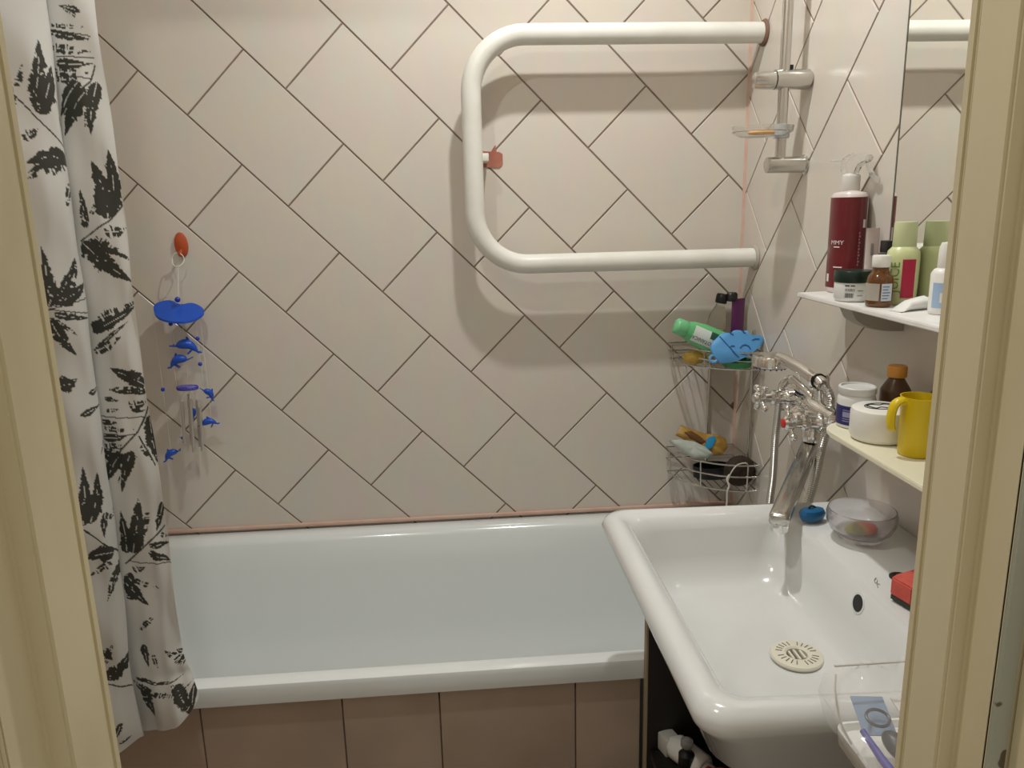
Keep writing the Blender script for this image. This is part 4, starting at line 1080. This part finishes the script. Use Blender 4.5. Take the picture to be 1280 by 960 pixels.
# plan-view control points, right free edge first: (x, y, dx at the hem)
CUR=np.array([(-.020,-.738,.0),(-.045,-.752,0.),(-.085,-.748,-.004),(-.122,-.726,-.01),(-.126,-.738,-.015),
 (-.070,-.772,-.020),(-.086,-.806,-.024),(-.150,-.818,-.02),(-.215,-.790,-.01),(-.262,-.745,0),(-.300,-.735,0),(-.345,-.775,0),(-.400,-.79,0),(-.455,-.75,0),(-.482,-.735,0)])
def cr(P,u):
    n=len(P); u=np.clip(u,0,n-1-1e-9); i=u.astype(int); t=(u-i)[...,None]
    g=lambda k:P[np.clip(k,0,n-1)]
    a,b,c,d=g(i-1),g(i),g(i+1),g(i+2)
    return .5*((2*b)+(-a+c)*t+(2*a-5*b+4*c-d)*t*t+(-a+3*b-3*c+d)*t**3)
def curtain_surface(u,zp):
    """u: index along the plan curve, zp: nominal height (hem = .50)"""
    q=cr(CUR,u)
    k=np.clip((1.75-zp)/1.1,0,1)
    x=q[...,0]+q[...,2]*k; y=q[...,1].copy()
    hem=np.exp(-np.maximum(u,0)/1.6)            # 1 at the free edge
    low=np.clip((.72-zp)/.22,0,1); s=low*low*(3-2*low)
    z=np.where(zp<.72, .72-(.72-zp)*(1-.50*hem), zp)
    x=x+s*hem*.030+.004*np.sin(zp*9+u)*np.clip((1.6-zp)*2,0,1)*.5
    y=y-s*hem*.030-.012*s*np.sin(u*2.1)
    y=y+.0035*np.sin(zp*14+u*1.7)+.002*np.sin(zp*37-u*3)+.005*np.exp(-((z-.665)/.012)**2)*hem
    return x,y,z
def curtain_object():
    uu = np.concatenate([np.linspace(0, 7.6, 300), np.linspace(7.65, len(CUR) - 1, 60)])
    zz = np.concatenate([np.linspace(.53, 1.76, 800), np.linspace(1.79, 2.23, 14)])
    U, Zp = np.meshgrid(uu, zz, indexing='ij')
    x, y, z = curtain_surface(U, Zp)
    z = z + .035 * np.exp(-((U - 5.6) / 1.3) ** 2) * np.clip((.60 - Zp) / .07, 0, 1)
    # soft plastic creases
    y = y + .0015 * np.sin(U * 9 + Zp * 5) * np.clip((1.9 - Zp), 0, 1)
    fu = np.linspace(0, len(CUR) - 1, 900)
    fx, fy, _ = curtain_surface(fu, np.full_like(fu, 1.2))
    fs = np.concatenate([[0], np.cumsum(np.hypot(np.diff(fx), np.diff(fy)))])
    S = np.interp(U, fu, fs)
    rng = np.random.RandomState(3)
    def vnoise(a, b):                       # value noise
        i, j = np.floor(a).astype(int), np.floor(b).astype(int)
        fa, fb = a - i, b - j
        T = rng_table
        g = lambda p, q: T[p % 64, q % 64]
        fa = fa * fa * (3 - 2 * fa); fb = fb * fb * (3 - 2 * fb)
        return (g(i, j) * (1 - fa) + g(i + 1, j) * fa) * (1 - fb) + (g(i, j + 1) * (1 - fa) + g(i + 1, j + 1) * fa) * fb
    rng_table = rng.rand(64, 64)
    ink = np.zeros_like(S)
    fine = vnoise(S * 420, Zp * 420); mid = vnoise(S * 160 + 7, Zp * 160)
    leaves = list(LEAVES)
    # the same motifs go on over the folds that the door frame hides
    for (a, b, c, d, w, stl) in LEAVES[::3]:
        leaves.append((a + .26, b + .12, c + .26, d + .12, w, stl))
    for a, b, c, d, w, stl in leaves:
        L = math.hypot(c - a, d - b)
        if L < 1e-4: continue
        tx, tz = (c - a) / L, (d - b) / L
        t = ((S - a) * tx + (Zp - b) * tz) / L
        p = (S - a) * -tz + (Zp - b) * tx
        m = (t > -.05) & (t < 1.05) & (np.abs(p) < w * 2.2 + .002)
        if not m.any(): continue
        tm, pm = t[m], p[m]
        if stl == 2:
            v = (np.abs(pm) < max(w, .0008)) & (tm > 0) & (tm < 1)
            v = v.astype(float)
        else:
            bend = .35 * w * np.sin(np.clip(tm, 0, 1) * PI)
            prof = np.sin(np.clip(tm, 0, 1) ** .55 * PI) ** .85
            edge = prof * w * 1.25 * (1 + .45 * (mid[m] - .5) + .45 * (fine[m] - .5))
            v = (np.abs(pm - bend) < edge).astype(float)
            vein = np.abs(pm - bend) < .0006
            v = np.where(vein & (tm < .75) & (mid[m] > .45), .0, v)
            if stl == 1:
                comb = vnoise(tm * L * 520 + 3, pm * 130 + 11)
                v = v * (comb > .47)
            else:
                v = v * ((fine[m] * .5 + mid[m] * .5) > .20)
        ink[m] = np.maximum(ink[m], v)
    n1, n2 = U.shape
    co = np.stack([x, y, z], -1).reshape(-1, 3)
    idx = np.arange(n1 * n2).reshape(n1, n2)
    f = np.stack([idx[:-1, :-1], idx[1:, :-1], idx[1:, 1:], idx[:-1, 1:]], -1).reshape(-1, 4)
    me = bpy.data.meshes.new('cloth')
    me.vertices.add(len(co)); me.vertices.foreach_set('co', co.astype(np.float32).ravel())
    me.loops.add(f.size); me.loops.foreach_set('vertex_index', f.astype(np.int32).ravel())
    me.polygons.add(len(f)); me.polygons.foreach_set('loop_start', np.arange(0, f.size, 4, dtype=np.int32)); 
    me.polygons.foreach_set('loop_total', np.full(len(f), 4, dtype=np.int32))
    me.update(calc_edges=True); me.validate()
    at = me.attributes.new('ink', 'FLOAT', 'POINT'); at.data.foreach_set('value', ink.astype(np.float32).ravel())
    me.shade_smooth()
    m, nt, b = base_mat('leaf_print_curtain')
    N = nt.nodes; L_ = nt.links
    an = N.new('ShaderNodeAttribute'); an.attribute_name = 'ink'
    mx = N.new('ShaderNodeMix'); mx.data_type = 'RGBA'
    mx.inputs['A'].default_value = (.64, .638, .61, 1); mx.inputs['B'].default_value = (.040, .042, .034, 1)
    L_.new(an.outputs['Fac'], mx.inputs['Factor']); L_.new(mx.outputs['Result'], b.inputs['Base Color'])
    b.inputs['Roughness'].default_value = .38
    # thin vinyl lets some light through
    tr_ = N.new('ShaderNodeBsdfTranslucent'); L_.new(mx.outputs['Result'], tr_.inputs['Color'])
    ms = N.new('ShaderNodeMixShader'); ms.inputs[0].default_value = .22
    L_.new(b.outputs[0], ms.inputs[1]); L_.new(tr_.outputs[0], ms.inputs[2])
    L_.new(ms.outputs[0], N['Material Output'].inputs['Surface'])
    me.materials.append(m)
    return me
ct = thing('shower_curtain', 'white shower curtain printed with dark palm leaves gathered at the left', 'curtain', (0, 0, 0))
link('cloth', curtain_object(), ct)
rd = thing('curtain_rod', 'white curtain rod across the room above the bath front', 'rod', (0, 0, 0))
MB().tube([(LX + .001, -.765, 2.255), (WX - .001, -.765, 2.255)], .0125, 16).build('rod', WHITEP, rd)
for x, ax in ((LX, 'X'), (WX, '-X')):
    MB().lathe([(.028, 0), (.028, .004), (.017, .014), (.0135, .016)], 22, c=(x, -.765, 2.255), axis=ax).build('end_cup', WHITEP, rd)
for k in range(9):
    xx = -.04 - k * .052
    MB().tube([(xx, -.765 + .020 * math.cos(2 * PI * q / 18), 2.244 + .026 * math.sin(2 * PI * q / 18)) for q in range(18)], .0018, 6, closed=True).build('ring', WHITEP, ct)
